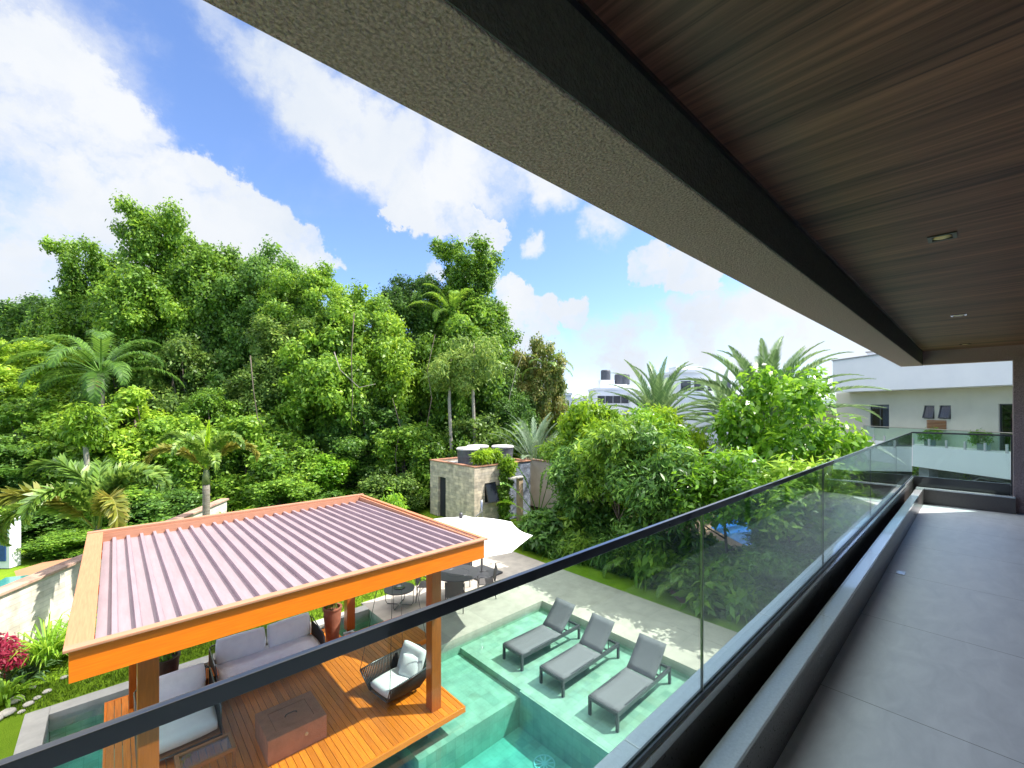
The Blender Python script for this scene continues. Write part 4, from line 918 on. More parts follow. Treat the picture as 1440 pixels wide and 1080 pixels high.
# second depth of the forest: one mass that nobody could count, behind the trees of the edge
rr = random.Random(3); B = []
for i in range(260):
    px = rr.uniform(-500, 790); D = rr.uniform(34, 52); q = rr.uniform(1.6, 3.0); p = at(px, 573, D)
    tp = 9.5 if px < 480 else 6.5 if px < 700 else 1.0
    B.append(((p.x, p.y, GZ+rr.uniform(0, tp)), (q, q, q*.8)))
for i in range(140):
    px = rr.uniform(-600, 640); D = rr.uniform(26, 31); q = rr.uniform(1.0, 1.8); p = at(px, 573, D)
    B.append(((p.x, p.y, GZ+rr.uniform(0, 5 if px < 560 else 3)), (q, q, q*.8)))
P, Nn = blob_points(B, 90000, 8, .3, .35, .2); V, F = leaves(P, Nn, .42, .26, .4, .3)
tag(np_mesh('forest_mass', V, F, G_deep), kind='stuff')
B = []
for i in range(120):
    px = rr.uniform(-500, 560); D = rr.uniform(21, 27); q = rr.uniform(.4, .9); p = at(px, 573, D)
    B.append(((p.x, p.y, GZ+rr.uniform(0, .6)), (q, q, q*.8)))
P, Nn = blob_points(B, 26000, 7, .2, .4, .2); V, F = leaves(P, Nn, .24, .12, .3, .5)
tag(np_mesh('undergrowth', V, F, G_mid), kind='stuff')
# thin pale trunks and lianas
def thin_tree(px, D, ytop, label, w=2.4, m=G_olive):
    p = at(px, 573, D); h = (573-ytop)/FP*D-GZ
    t = thing('thin_tree', label, 'tree', (p.x, p.y, GZ))
    MB().tube([(0,0,0),(.08,.05,h*.35),(-.05,.1,h*.7),(.05,.05,h*.98)], [.13,.10,.09,.05], 8).build('trunk', M_pale, t, smooth=True)
    P, Nn = blob_points([((rr.uniform(-w/3,w/3), rr.uniform(-w/3,w/3), h-w*.35+rr.uniform(-w*.3,w*.25)), (w*.28,w*.28,w*.24)) for _ in range(10)], 3600, 8, .12, .5, .2)
    V, F = leaves(P, Nn, .26, .07, 1.0, .2); np_mesh('crown', V, F, m, t)
thin_tree(634, 25, 500, 'thin pale trunk rising behind the left water tank'); thin_tree(667, 25.5, 478, 'thin pale trunk rising behind the potted ferns, right of its twin', 2.8)
thin_tree(122, 19.5, 575, 'slender pale trunk standing behind the left foxtail palm', 1.8, G_yel); thin_tree(700, 31, 520, 'pale forked trunk in front of the russet tree', 3.0)

# bare lianas and a fallen limb hanging in the shaded parts of the forest
for k, (pts, lb) in enumerate(((((352,500),(356,545),(362,588),(370,600)), 'bare liana hanging in the dark gap left of the forest centre'), (((470,495),(478,520),(505,545),(528,540)), 'pale bent bare branch crossing the dark forest centre'),
      (((498,440),(494,500),(496,560),(493,610)), 'thin straight liana hanging down in the forest centre'), (((600,600),(607,560),(601,520),(612,470)), 'twisted liana left of the two thin trunks'), (((560,690),(556,640),(563,600),(552,560)), 'thin liana beside the stone hut'), (((722,600),(716,560),(726,520),(742,480)), 'bare forked branch below the russet tree'))):
    D_ = 21.8 if px else 22; q = [at(x, y, 22.5 if k < 3 else (24 if k != 5 else 29)) for x, y in pts]; o0 = q[0].copy()
    mb = MB(); mb.tube([p_-o0 for p_ in q], [.028, .024, .02, .012], 6); tag(mb.build('liana', M_pale if k in (1, 5) else M_trunk, loc=o0, smooth=True), lb, 'liana')
# ------------------------------------------------------------------ palms
def frond(L_, n, ll, lw, droop=.9, elev=.6, plume=0., vee=.5, sweep=.9, ldroop=.4, start=.16, pinch=.25, rad=.014, seed=0, jit=.08):
    """pinnate frond: arching rachis from the origin along +X, two-segment leaflets"""
    r = random.Random(seed); pts = []; a = elev; x = z = 0.; m = 16
    for i in range(m+1):
        pts.append(Vector((x, 0, z))); x += L_/m*math.cos(a); z += L_/m*math.sin(a); a -= droop*(1.6*(i+1)/m)/m*1.25
    mb = MB(); mb.tube(pts, [rad*(1-.85*i/m) for i in range(m+1)], 5)
    for i in range(n):
        s_ = start+(1-start)*(i+.5)/n; f = s_*m; k = min(m-1, int(f)); p = pts[k].lerp(pts[k+1], f-k); tg = (pts[k+1]-pts[k]).normalized()
        upv = Vector((-tg.z, 0, tg.x)); prof = (math.sin(math.pi*min(1, (s_-start)/(1-start)*.9+.09))**.6)*(1-pinch*s_)
        for sd in (-1, 1):
            if plume: th = r.uniform(-1.1, 1.1)*plume
            else: th = vee
            sw = sweep*(1-.35*s_)+r.uniform(-jit, jit)
            d = (Vector((0, sd, 0))*math.cos(th)+upv*math.sin(th))*math.sin(sw)+tg*math.cos(sw); d.normalize()
            l = ll*prof*r.uniform(.88, 1.1); w = lw*(.6+.4*prof)
            side = tg.cross(d).cross(d).normalized() if tg.cross(d).length > .01 else tg
            p1 = p+d*l*.5; d2 = (d-Vector((0,0,ldroop*r.uniform(.7,1.3)))).normalized(); p2 = p1+d2*l*.5
            mb.add([p+side*w*.25, p1+side*w*.5, p2, p1-side*w*.5, p-side*w*.25], [(0,1,3,4),(1,2,3)])
    return mb
def palm(name, label, loc, h, tr, frs, spec, fm, tm=M_palmtrunk, rings=True, shaft=None, seed=0, crown_r=.12, lean=(0,0)):
    """spec: list of (azimuth, tilt, scale, which frond mesh, material or None)"""
    t = thing(name, label, 'palm', loc)
    pts = [(lean[0]*(i/8)**2, lean[1]*(i/8)**2, h*i/8) for i in range(9)]
    MB().tube(pts, [tr*(1.35-.35*min(1, i/2)) for i in range(9)], 12).build('trunk', tm, t, smooth=True)
    if shaft: MB().tube([(lean[0],lean[1],h-.02),(lean[0],lean[1],h+shaft*.5),(lean[0],lean[1],h+shaft)], [tr*1.15, tr*1.0, tr*.5], 10).build('crownshaft', M_stem, t, smooth=True)
    top = Vector((lean[0], lean[1], h+(shaft or 0)*.9))
    for az, tilt, sc, k, mm in spec:
        o = bpy.data.objects.new('frond', frs[k]); COL.objects.link(o); o.parent = t
        o.rotation_euler = Euler((0, -tilt, az)); o.scale = (sc,)*3
        o.location = top+Vector((math.cos(az), math.sin(az), 0))*crown_r*.5
        m = mm or fm
        if m: o.material_slots[0].link = 'OBJECT'; o.material_slots[0].material = m
    return t
def fmesh(mb, m):
    o = mb.build('frond', m); me = o.data; bpy.data.objects.remove(o); return me
FOX = [fmesh(frond(2.7, 150, .42, .085, 2.7+.3*k, 1.3, plume=1., sweep=1.05, ldroop=.15, pinch=.25, seed=k, start=.14, rad=.022), G_palm) for k in range(3)]
def az_img(deg): return R(deg)
# world azimuth of "picture left" is TH+90, of "towards the viewer" TH+180
AL = TH+R(90); AV = TH+R(180)
p = at(137, 573, 10.9)
palm('foxtail_palm', 'foxtail palm with long bushy arching fronds beside the left corner of the pavilion roof', (p.x, p.y, GZ), 2.1, .10, FOX,
     [(AL+.15,.25,1.05,0,None),(AL+.75,-.25,1.05,1,G_palmy),(AV-.05,.0,.95,2,None),(AL-2.9,.15,1.0,1,None),(AV+.95,-.3,1.05,2,G_palmy),(AL-.9,.3,.95,0,None),(AL-1.9,.35,.9,1,None),(AV+1.5,.05,1.0,0,None),(AL+.35,-.5,1.0,2,None)], None, shaft=.5)
p = at(290, 573, 15.0)
FOX2 = [fmesh(frond(2.3, 130, .36, .080, 2.7+.3*k, 1.3, plume=1., sweep=1.05, ldroop=.2, pinch=.3, seed=10+k, start=.12, rad=.02), G_palm) for k in range(2)]
t = palm('foxtail_palm', 'foxtail palm with an upright lime-green new spear behind the pavilion roof', (p.x, p.y, GZ), 2.95, .11, FOX2,
     [(AL+.2,.1,1.,0,None),(AL+.6,-.3,1.,1,G_palmy),(AL-.7,.3,.9,0,None),(AL-2.4,.3,.9,1,None),(AL+math.pi-.2,.0,1.,0,None),(AL+math.pi+.3,-.25,1.,1,G_palmy),(AV,-.05,.95,0,None),(AV+.8,-.4,.9,1,None)], None, shaft=.55)
sp = frond(1.75, 90, .34, .07, .05, 1.54, plume=1., sweep=.38, ldroop=0, seed=5, start=.12, rad=.07); sp.build('spear', leaf_mat('new_spear_leaf', (.34,.52,.02), (.46,.66,.03), (.58,.76,.05), trans=.4), t, loc=(0,0,3.4))

# palm deep in the forest with red fruit, and the palm crown on the skyline
PIN = [fmesh(frond(3.4, 52, .85, .055, 1.5+.35*k, .85, vee=.2, sweep=1.0, ldroop=.9, seed=20+k, start=.2, rad=.03), G_palm) for k in range(3)]
def ring_spec(n, e0, e1, seed, nk=3, sc=1., jit=.15):
    r = random.Random(seed); return [(i*2.39996+r.uniform(-jit,jit), e0+(e1-e0)*(i/(n-1))+r.uniform(-.06,.06), sc*r.uniform(.88,1.08), r.randrange(nk), None) for i in range(n)]
p = at(142, 573, 24)
t = palm('forest_palm', 'tall forest palm with drooping fronds and a red fruit cluster', (p.x, p.y, GZ), (573-525)/FP*24-GZ, .16, PIN, ring_spec(18, .35, -.9, 3, sc=1.2), G_deep)
P, Nn = blob_points([((0,0,(573-540)/FP*24-GZ),(.16,.16,.22))], 260, 5, .05, .9); V, F = leaves(P+np.array([[-.25,-.25,0]]), Nn, .10, .09, 0, .2); np_mesh('fruit_cluster', V, F, G_red, t)
p = at(636, 573, 31.5)
palm('skyline_palm', 'palm crown below the round right-hand treetop', (p.x, p.y, GZ), (573-448)/FP*31.5-GZ, .15, PIN, ring_spec(16, .6, -.7, 5), G_mid)
p = at(768, 573, 32)
palm('forest_edge_palm', 'small drooping palm at the right end of the forest beside the white far house', (p.x, p.y, GZ), (573-520)/FP*32-GZ, .13, PIN, ring_spec(12, .4, -.8, 8, sc=.7), None)
# date palms
DAT = [fmesh(frond(4.4, 92, .62, .048, .62+.3*k, .35, vee=.40, sweep=.90, ldroop=.12, seed=30+k, start=.10, rad=.020, pinch=.40), G_date) for k in range(3)]
M_datetrunk = mat('rough_date_bark', (.22,.17,.12), (.11,.085,.06), scale=7, rough=.95, bump=1., stretch=(1,1,2))
p = at(1078, 573, 18.5)
palm('date_palm', 'large grey-green date palm with long stiff arching fronds behind the bright leafy tree', (p.x, p.y, GZ), 4.75, .26, DAT, ring_spec(58, 1.05, -.55, 11, sc=1.03), None, M_datetrunk)
p = at(925, 573, 25)
palm('date_palm', 'smaller date palm left of the large one, in front of the distant white houses', (p.x, p.y, GZ), 4.75, .24, DAT, ring_spec(44, 1.15, -.5, 12, sc=.92), None, M_datetrunk)
p = at(1015, 573, 30)
palm('date_palm', 'distant date palm half hidden between the two nearer ones', (p.x, p.y, GZ), 5.2, .24, DAT, ring_spec(30, 1.1, -.6, 13, sc=.8), None, M_datetrunk)
# silvery fan-like palm behind the hut
SIL = [fmesh(frond(3.0, 60, .50, .022, .9, 1.15, vee=.15, sweep=.55, ldroop=.3, seed=40+k, start=.3, rad=.016), G_silver) for k in range(2)]
p = at(752, 573, 25)
palm('silver_palm', 'silvery feathery palm with upright fronds behind the stone hut', (p.x, p.y, GZ), 2.0, .14, SIL, ring_spec(34, .35, -.55, 14, nk=2, sc=1.2), None)
p = at(826, 573, 29)
palm('slender_palm', 'small thin palm crown rising beside the bright broadleaf trees', (p.x, p.y, GZ), 6.0, .08, PIN, ring_spec(9, .3, -.7, 15, sc=.38), None)

# ------------------------------------------------------------------ traveller's palm by the hut
def paddle(L_, W_, pet, lean, droop, seed):
    r = random.Random(seed); mb = MB(); a = R(90)-lean; x = z = 0; pts = [(0,0,0)]
    for i in range(8): x += pet/8*math.cos(a); z += pet/8*math.sin(a); pts.append((x,0,z)); a -= droop*.03
    mb.tube(pts, [.035-.0025*i for i in range(9)], 6); m = 18; mid = [Vector(pts[-1])]
    for i in range(m): x += L_/m*math.cos(a); z += L_/m*math.sin(a); mid.append(Vector((x,0,z))); a -= droop*(i/m)*.11
    for sd in (-1, 1):
        for i in range(m):
            s0, s1 = i/m, (i+.93)/m; w0 = W_/2*math.sin(math.pi*min(1, s0*.96+.03))**.55; w1 = W_/2*math.sin(math.pi*min(1, s1*.96+.03))**.55
            tw = r.uniform(-.05,.05); p0, p1 = mid[i], mid[i].lerp(mid[i+1], .95)
            mb.add([p0, p1, p1+Vector((.02,sd*w1,w1*.35+tw)), p0+Vector((.0,sd*w0,w0*.35+tw))], [(0,1,2,3)])
    return mb
p = gnd(752, 722, GZ+.35)
tp = thing('travellers_palm', 'fan-shaped plant with big paddle leaves beside the pebbled hut wall', 'plant', (14.47, 13.86, GZ))
MB().lathe([(.16,0),(.15,.3),(.12,.7),(.02,.75)], 12).build('trunk', M_palmtrunk, tp, smooth=True)
for k, (ang, l, pe, dr) in enumerate(((-52,1.1,1.3,1.6),(-30,1.3,1.35,.9),(-14,1.35,1.45,.5),(2,1.1,1.2,.3),(12,1.25,1.5,.4),(24,1.1,1.2,.9),(42,1.2,1.2,1.3),(60,1.0,1.0,1.6),(-66,.9,1.0,2.0))):
    o = paddle(l, .46, pe, abs(R(ang)), dr, k).build('paddle_leaf', G_gloss if k % 3 else G_fresh, tp, loc=(0,0,.35), smooth=False); o.rotation_euler.z = (AL if ang < 0 else AL+math.pi)+R((k*37) % 40-20)

# ------------------------------------------------------------------ garden trees and shrub bed on the right
gt = [
 ('garden1', 12.9, 6.9, .95, .92, G_gloss, 'dark glossy narrow-leaved tree in the shrub bed, right of centre'),
 ('garden2', 13.4, 8.9, 1.0, 1.08, G_mid, 'dark narrow-leaved tree in the shrub bed behind the first lounger'),
 ('garden1', 14.0, 10.9, 1.05, .84, G_gloss, 'dark tree in the shrub bed to the right of the fan-shaped plant'),
 ('garden1', 12.9, 3.3, .80, .52, G_gloss, 'dark slim tree in the bed seen through the glass right of the first joint'),
 ('garden1', 15.6, 8.6, 1.1, 1.04, G_fresh, 'leafy tree in the second row of the shrub bed'),
 ('garden2', 16.2, 12.6, 1.2, .98, G_mid, 'light green tree behind the pale wall right of the hut'),
 ('garden2', 14.4, 2.2, 1.0, .70, G_gloss, 'dark leafy tree in the bed below the handrail, seen through glass'),
 ('garden2', 13.8, 7.3, .9, .90, G_mid, 'green leafy tree left of the blue pool'),
 ('high', 13.3, 5.0, 1.0, .82, G_fresh, 'high-crowned tree on a thin stem above the blue pool'),
 ('high', 13.4, 3.1, 1.0, .80, G_mid, 'high-crowned tree in front of the trunk of the tall bright tree'),
]
for key, x, y, sw, sh, m, lb in gt: plant(key, (x, y, GZ), lb, sw=sw, sh=sh, m=m)
for px, yt, D, w_, lb in ((838,562,20,3.6,'bright lime-green broad crown left of the narrow gap in the trees'), (942,570,18.5,3.2,'bright yellow-lime domed crown in front of the smaller date palm')):
    p = at(px, 573, D); plant('garden2', (p.x, p.y, GZ), lb, sw=w_/3.4, sh=((573-yt)/FP*D-GZ)/4.9, m=G_lime)
plant('rubber', (16.4, 4.45, GZ), 'tall bright green broad-leaved tree rising in front of the large date palm', sw=.88, sh=1.0, m=G_fresh, bark=M_pale)
k = 0; rb = random.Random(17)
shr = []
y = -1.5
while y < 12.2:
    x = 12.75+rb.uniform(-.2,.25); key = rb.choice(['under','under','fern']); shr.append((key, x, y)); y += rb.uniform(.75, 1.1)
y = -1.
while y < 12.4:
    shr.append(('under', 14.0+rb.uniform(-.3,.5), y)); y += rb.uniform(1.0, 1.5)
SHL = 'leafy evergreen shrub in the planted bed along the lawn strip'
for key, x, y in shr:
    plant(key, (x, y, GZ-.03), SHL, 'shrub', sw=rb.uniform(.85,1.3), sh=rb.uniform(.8,1.25), m=rb.choice([G_gloss,G_gloss,G_mid,G_deep,G_fresh]), group='shrubs in the bed along the lawn strip')
# dwarf palms with arching fronds among the shrubs
for i, (x, y, lb) in enumerate(((14.0, 13.1, 'low palm with arching fronds at the foot of the fan-shaped plant'), (12.55, 5.9, 'low palm in the shrub bed behind the glass'), (12.9, 8.0, 'low arching palm in the shrub bed near the third lounger'))):
    palm('dwarf_palm', lb, (x, y, GZ), .25, .07, PIN, ring_spec(10, .25, -.35, 50+i, sc=.42), G_palm)

# left bed by the garden wall: crimson shrub, blade clump, agave
def blades(n, L_, w, spread, seed, m, name, parent):
    r = random.Random(seed); mb = MB()
    for i in range(n):
        a = r.uniform(0, math.tau); e = r.uniform(spread, 1.5); l = L_*r.uniform(.6,1.1); b = Vector((math.cos(a)*r.uniform(0,.18), math.sin(a)*r.uniform(0,.18), 0)); d = Vector((math.cos(a)*math.cos(e), math.sin(a)*math.cos(e), math.sin(e)))
        s_ = Vector((-math.sin(a), math.cos(a), 0))*w/2; p1 = b+d*l*.5; d2 = (d+Vector((math.cos(a)*.3, math.sin(a)*.3, -.55))).normalized(); p2 = p1+d2*l*.35; p3 = p2+(d2+Vector((0,0,-.7))).normalized()*l*.22
        mb.add([b-s_, b+s_, p1+s_, p1-s_, p2+s_*.7, p2-s_*.7, p3], [(0,1,2,3),(3,2,4,5),(5,4,6)])
    return mb.build(name, m, parent)
M_stone = mat('grey_garden_stone', (.66,.62,.54), (.50,.46,.40), scale=5, rough=.9, bump=.5)
g = gnd(66, 938, GZ)
for i, (dx, dy, s_) in enumerate(((0,0,1.),(.55,.35,.9))):
    t = thing('blade_plant', ('large clump of long green blade leaves in front of the garden wall', 'second blade-leaf clump, partly behind the pavilion roof corner')[i], 'plant', (g.x+dx, g.y+dy, GZ)); t.scale = (s_,)*3
    blades(170, 1.15, .035, .75, i, G_grass, 'leaf_blades', t)
g = gnd(-14, 972, GZ)
t = thing('crimson_shrub', 'crimson-leaved shrub at the left edge of the lawn', 'shrub', (g.x, g.y, GZ)); t.scale = (.82,.82,.82)
MB().tube([(0,0,0),(.02,0,.4),(0,.03,.8)], .03, 6).build('stem', M_trunk, t)
P, Nn = blob_points([((rr.uniform(-.3,.3), rr.uniform(-.3,.3), rr.uniform(.5,1.15)), (.3,.3,.25)) for _ in range(9)], 1700, 6, .07, .6, .3); V, F = leaves(P, Nn, .17, .05, .2, .5); np_mesh('foliage', V, F, G_red, t)
g = gnd(30, 975, GZ)
for i, (px, py, s_, mm, lb) in enumerate(((36,955,.55,G_blue,'small blue-grey spiky plant between the crimson shrub and the blade clump'), (8,985,.5,G_grass,'low bright green tuft below the crimson shrub'), (60,930,.6,G_yel,'yellow-green tuft behind the spiky blue plant'))):
    g = gnd(px, py, GZ); t = thing('tuft', lb, 'plant', (g.x, g.y, GZ)); blades(60, 1.0*s_, .05, .4, 20+i, mm, 'leaf_blades', t)
for i, (px, py, s_) in enumerate(((22,985,.13),(40,990,.09),(10,1003,.13),(66,972,.08),(90,952,.07),(52,981,.07),(2,985,.1),(30,1000,.06),(-5,1012,.1),(46,966,.06))):
    g = gnd(px, py, GZ); mb = MB(); mb.lathe([(.3*s_*2,0),(1.*s_,.25*s_),(.8*s_,.6*s_),(.3*s_,.75*s_)], 9); tag(mb.build('garden_stone', M_stone, loc=(g.x,g.y,GZ-.03), rz=i, bevel=.02), 'pale rough stone lying in the flower bed at the left edge', 'stone', 'stones in the left flower bed')
# ferny bright leaves at the far right corner of the pavilion roof, and climbing plants by the wall end
p = at(553, 573, 17.5); t = plant('fern', (p.x, p.y, GZ), 'bright fan-leaved fern just behind the far corner of the pavilion roof', 'fern', sw=1.0, sh=2.3, m=G_fresh)
p = at(340, 573, 17); plant('bush1', (p.x, p.y, GZ), 'bright low bush at the end of the garden wall', 'bush', sw=.45, sh=.42, m=G_lime)
# pot plants
P, Nn = blob_points([((0,0,.90),(.14,.14,.16)),((.05,.04,1.02),(.1,.1,.1))], 160, 4, .05, .7, .3); V, F = leaves(P, Nn, .10, .03, .3, .5)
t = thing('potted_plant', 'sparse small plant growing in the terracotta pot', 'plant', POT1.location); np_mesh('foliage', V, F, G_olive, t); MB().tube([(0,0,.7),(.02,.01,.85),(.0,.03,1.0)], .01, 5).build('stem', M_trunk, t)
t = thing('potted_plant', 'small leafy plant growing in the dark brown pot', 'plant', POT2.location); V2, F2 = leaves(P-np.array([[0,0,.03]]), Nn, .14, .05, .3, .5); np_mesh('foliage', V2, F2, G_grass, t); MB().tube([(0,0,.66),(.0,.01,.95)], .01, 5).build('stem', M_stem, t)
# clover tufts and short grass over the lawn near the house: fine blades nobody could count
m = 60000; xy = np.stack([rng.uniform(-4.5, 8, m), rng.uniform(11.9, 17, m)], 1)
keep = ~((xy[:,0] > 5.1) & (xy[:,1] < 12.05)); keep &= (xy[:,1] < 13.7+(xy[:,0]+1.7)*1.47-.1)
xy = xy[keep]; nb = len(xy); b = np.concatenate([xy, np.full((nb,1), GZ-.03)], 1); a = rng.uniform(0, math.tau, nb); hh = rng.uniform(.03,.07,nb)
d = np.stack([np.cos(a), np.sin(a), np.zeros(nb)], 1); t_ = b+np.stack([rng.normal(0,.02,nb), rng.normal(0,.02,nb), hh], 1)
V = np.empty((nb,4,3)); V[:,0] = b-d*.008; V[:,1] = b+d*.008; V[:,2] = t_+d*.003; V[:,3] = t_-d*.003
tag(np_mesh('grass_blades', V.reshape(-1,3), np.arange(nb*4).reshape(-1,4), leaf_mat('lawn_blades', (.06,.12,.01), (.12,.22,.016), (.20,.30,.03), nscale=1.5)), 'short mown grass of the lawn', 'grass', kind='stuff')
# ------------------------------------------------------------------ stone garden hut
M_hutw = brick_mat('beige_stone_tiles', (.62,.53,.40), (.37,.33,.27), (.27,.24,.20), 1, .42, .14, rough=.85, msize=.004, bump=.6, noise=.3)
M_peb = brick_mat('blue_grey_pebbles', (.16,.20,.29), (.34,.38,.46), (.10,.11,.14), 1, .07, .055, rough=.6, msize=.008, bump=.8, noise=.5)
M_hcap = mat('terracotta_cap', (.42,.20,.12), (.30,.15,.10), scale=5, rough=.8)
M_hdoor = mat('dark_navy_door', (.022,.022,.035), (.03,.03,.045), scale=5, rough=.4)
HX, HY_, HT = 12.29, 15.88, -2.80
hut = thing('garden_hut', 'small flat-roofed beige stone garden hut with dark door and tilted window', 'hut', (HX, HY_, GZ)); h = HT-GZ
# walls with real openings (left side faces -X)
mb = MB(); dy0, dy1, dh = 2.35, 3.05, 2.05    # door opening on the -X side
mb.box((0,0,0),(.2,dy0,h)); mb.box((0,dy0+.0005,dh),(.2,dy1-.0005,h)); mb.box((0,dy1,0),(.2,3.8,h))
wx0, wx1, wz0, wz1 = .62, 1.28, 1.05, 2.0     # window on the -Y side
mb.box((.2005,0,0),(wx0,.2,h)); mb.box((wx0+.0005,0,0),(wx1-.0005,.2,wz0)); mb.box((wx0+.0005,0,wz1),(wx1-.0005,.2,h)); mb.box((wx1,0,0),(1.75,.2,h))
mb.box((.2005,3.6,0),(3.7,3.8,h)); mb.box((3.5,.2005,0),(3.7,3.5995,h))
mb.build('wall', M_hutw, hut)
MB().box((1.7505,.02,0),(3.7,.2,h)).build('pebble_wall', M_peb, hut)
MB().box((.2,.2,h-.25),(3.5,3.6,h-.12)).build('roof', M_conc, hut)
mb = MB(); mb.box((-.03,-.03,h+.001),(3.73,.23,h+.05)); mb.box((-.03,.2305,h+.001),(.23,3.83,h+.05)); mb.box((3.47,.2305,h+.001),(3.73,3.5695,h+.05)); mb.box((.2305,3.57,h+.001),(3.73,3.83,h+.05)); mb.build('coping', M_hcap, hut, bevel=.004)
d = MB().box((.13,dy0+.005,.0),(.17,dy1-.005,dh-.005)).build('door', M_hdoor, hut); MB().tube([(.10,dy0+.1,.95),(.10,dy0+.1,1.15)], .012, 6).build('handle', M_steel, d)
w_ = MB(); zz = T((wx0+wx1)/2, -.0, wz1, rx=R(-17)); hw = (wx1-wx0)/2
for a_, b_ in (((-hw,-.02,-.95),(-hw+.045,.02,0)),((hw-.045,-.02,-.95),(hw,.02,0)),((-hw+.0455,-.02,-.045),(hw-.0455,.02,0)),((-hw+.0455,-.02,-.95),(hw-.0455,.02,-.905))): w_.box(a_, b_, zz)
wf = w_.build('window_frame', M_black, hut); MB().box((-hw+.046,-.006,-.904),(hw-.046,.006,-.046), zz).build('pane', M_dglass, wf)
MB().box((wx0,.16,wz0),(wx1,.19,wz1)).build('window_reveal', M_hdoor, hut)
MB().box((2.35,-.55,0),(2.62,-.35,2.12)).build('shower_panel', mat('beige_board', (.50,.38,.25), (.42,.31,.2), scale=4, rough=.7), hut)
MB().box((1.75,-.62,2.125),(2.68,-.30,2.19)).build('shower_slab', M_cope, hut, bevel=.006)
# vertical garden strip
t = thing('wall_garden', 'strip of trailing green plants growing down the hut front between stone and pebbles', 'plant', (HX+1.75, HY_-.05, GZ))
MB().box((-.15,0,.1),(.35,.04,h)).build('backing', M_soil, t)
P, Nn = blob_points([((rr.uniform(-.12,.32), rr.uniform(-.16,-.04), z), (.20,.14,.20)) for z in [.15,.35,.55,.75,1.0,1.25,1.5,1.7,1.9,2.1,2.3,2.45,2.6,2.75]], 3800, 6, .06, .5, .2); V, F = leaves(P, Nn, .14, .06, .6, .3); np_mesh('foliage', V, F, G_mid, t)
P, Nn = blob_points([((.1,-.2,2.85),(.35,.28,.24)),((.2,-.2,2.6),(.25,.2,.25))], 1500, 6, .06, .5, .2); V, F = leaves(P, Nn, .20, .05, .9, .4); np_mesh('fern_top', V, F, G_lime, t)
# water tanks
M_tank = mat('dark_grey_plastic', (.07,.075,.09), (.10,.105,.12), scale=3, rough=.5); M_lid = mat('pale_tank_lid', (.66,.63,.62), (.55,.52,.52), scale=3, rough=.7)
for i, (x, y, lb) in enumerate(((HX+.85, HY_+1.6, 'dark round water tank with pale lid at the left on the hut roof'), (HX+2.0, HY_+2.3, 'water tank partly hidden by potted ferns in the middle of the hut roof'), (HX+2.95, HY_+1.35, 'dark ribbed water tank with pale lid at the right on the hut roof'))):
    t = thing('water_tank', lb, 'water tank', (x, y, HT-.12), group='water tanks on the hut roof')
    MB().lathe([(.50,0),(.52,.15),(.53,.17),(.52,.19),(.545,.45),(.555,.47),(.545,.49),(.57,.80),(.58,.82)], 32).build('tank', M_tank, t)
    MB().lathe([(.595,.80),(.60,.86),(.54,.90),(.20,.93),(.02,.935)], 32).build('lid', M_lid, t)
M_cpot = mat('grey_pot', (.36,.36,.37), (.28,.28,.29), scale=5, rough=.8)
for i, x in enumerate((.62, 1.10, 1.58)):
    t = pot(('left','middle','right')[i]+' grey pot of the three standing on the hut roof edge', (HX+x, HY_+.42, HT-.12), .30, .14, .19, M_cpot, group='fern pots on the hut roof')
    t2 = thing('potted_fern', 'yellow-green fern growing in the '+('left','middle','right')[i]+' roof pot', 'fern', (HX+x, HY_+.42, HT-.12))
    P, Nn = blob_points([((rr.uniform(-.16,.16), rr.uniform(-.16,.16), .42+rr.uniform(0,.22)), (.2,.2,.15)) for _ in range(6)], 1000, 6, .05, .8, .3); V, F = leaves(P, Nn, .24, .045, .5, .5); np_mesh('foliage', V, F, G_lime, t2)
# pale wall behind the shrub bed
M_pw = mat('pale_render', (.60,.56,.50), (.48,.44,.39), scale=1.5, rough=.9, bump=.2)
t = thing('boundary_wall', 'pale rendered boundary wall glimpsed through the garden trees', 'wall', (17.6, 8, GZ))
MB().box((-.1,3.4,0),(.1,10,2.6)).build('wall', M_pw, t); MB().box((-.14,3.38,2.6),(.14,10.02,2.66)).build('coping', M_wcap, t)
# pale garden paving and low fence around the neighbour's blue pool
M_blue = mat('bright_blue_pool', (.012,.10,.50), (.02,.16,.62), scale=2, rough=.12, spec=.6, bump=.1)
def poly_at(name, m, pts, z, lab=None):
    mb = MB(); mb.sheet([(gnd(x,y,z).x, gnd(x,y,z).y) for x,y in pts][::-1], z); o = mb.build(name, m); return tag(o, kind='structure')
def up_fix(o):
    me = o.data
    if me.polygons[0].normal.z < 0: me.flip_normals()
    return o
M_redg = mat('reddish_paving', (.42,.25,.17), (.33,.2,.14), scale=1, rough=.85)
up_fix(poly_at('neighbour_terrace', M_redg, [(905,800),(960,706),(1075,700),(1120,790),(1060,850),(960,850)], GZ-.02))
up_fix(poly_at('neighbour_pool', M_blue, [(1000,742),(1012,712),(1068,710),(1098,742),(1062,775)], GZ-.010))
up_fix(poly_at('neighbour_driveway', M_conc, [(1130,770),(1180,697),(1240,686),(1340,686),(1300,712),(1215,780)], GZ-.015))
M_wfence = mat('white_coping', (.70,.68,.62), (.6,.58,.54), scale=3, rough=.8)
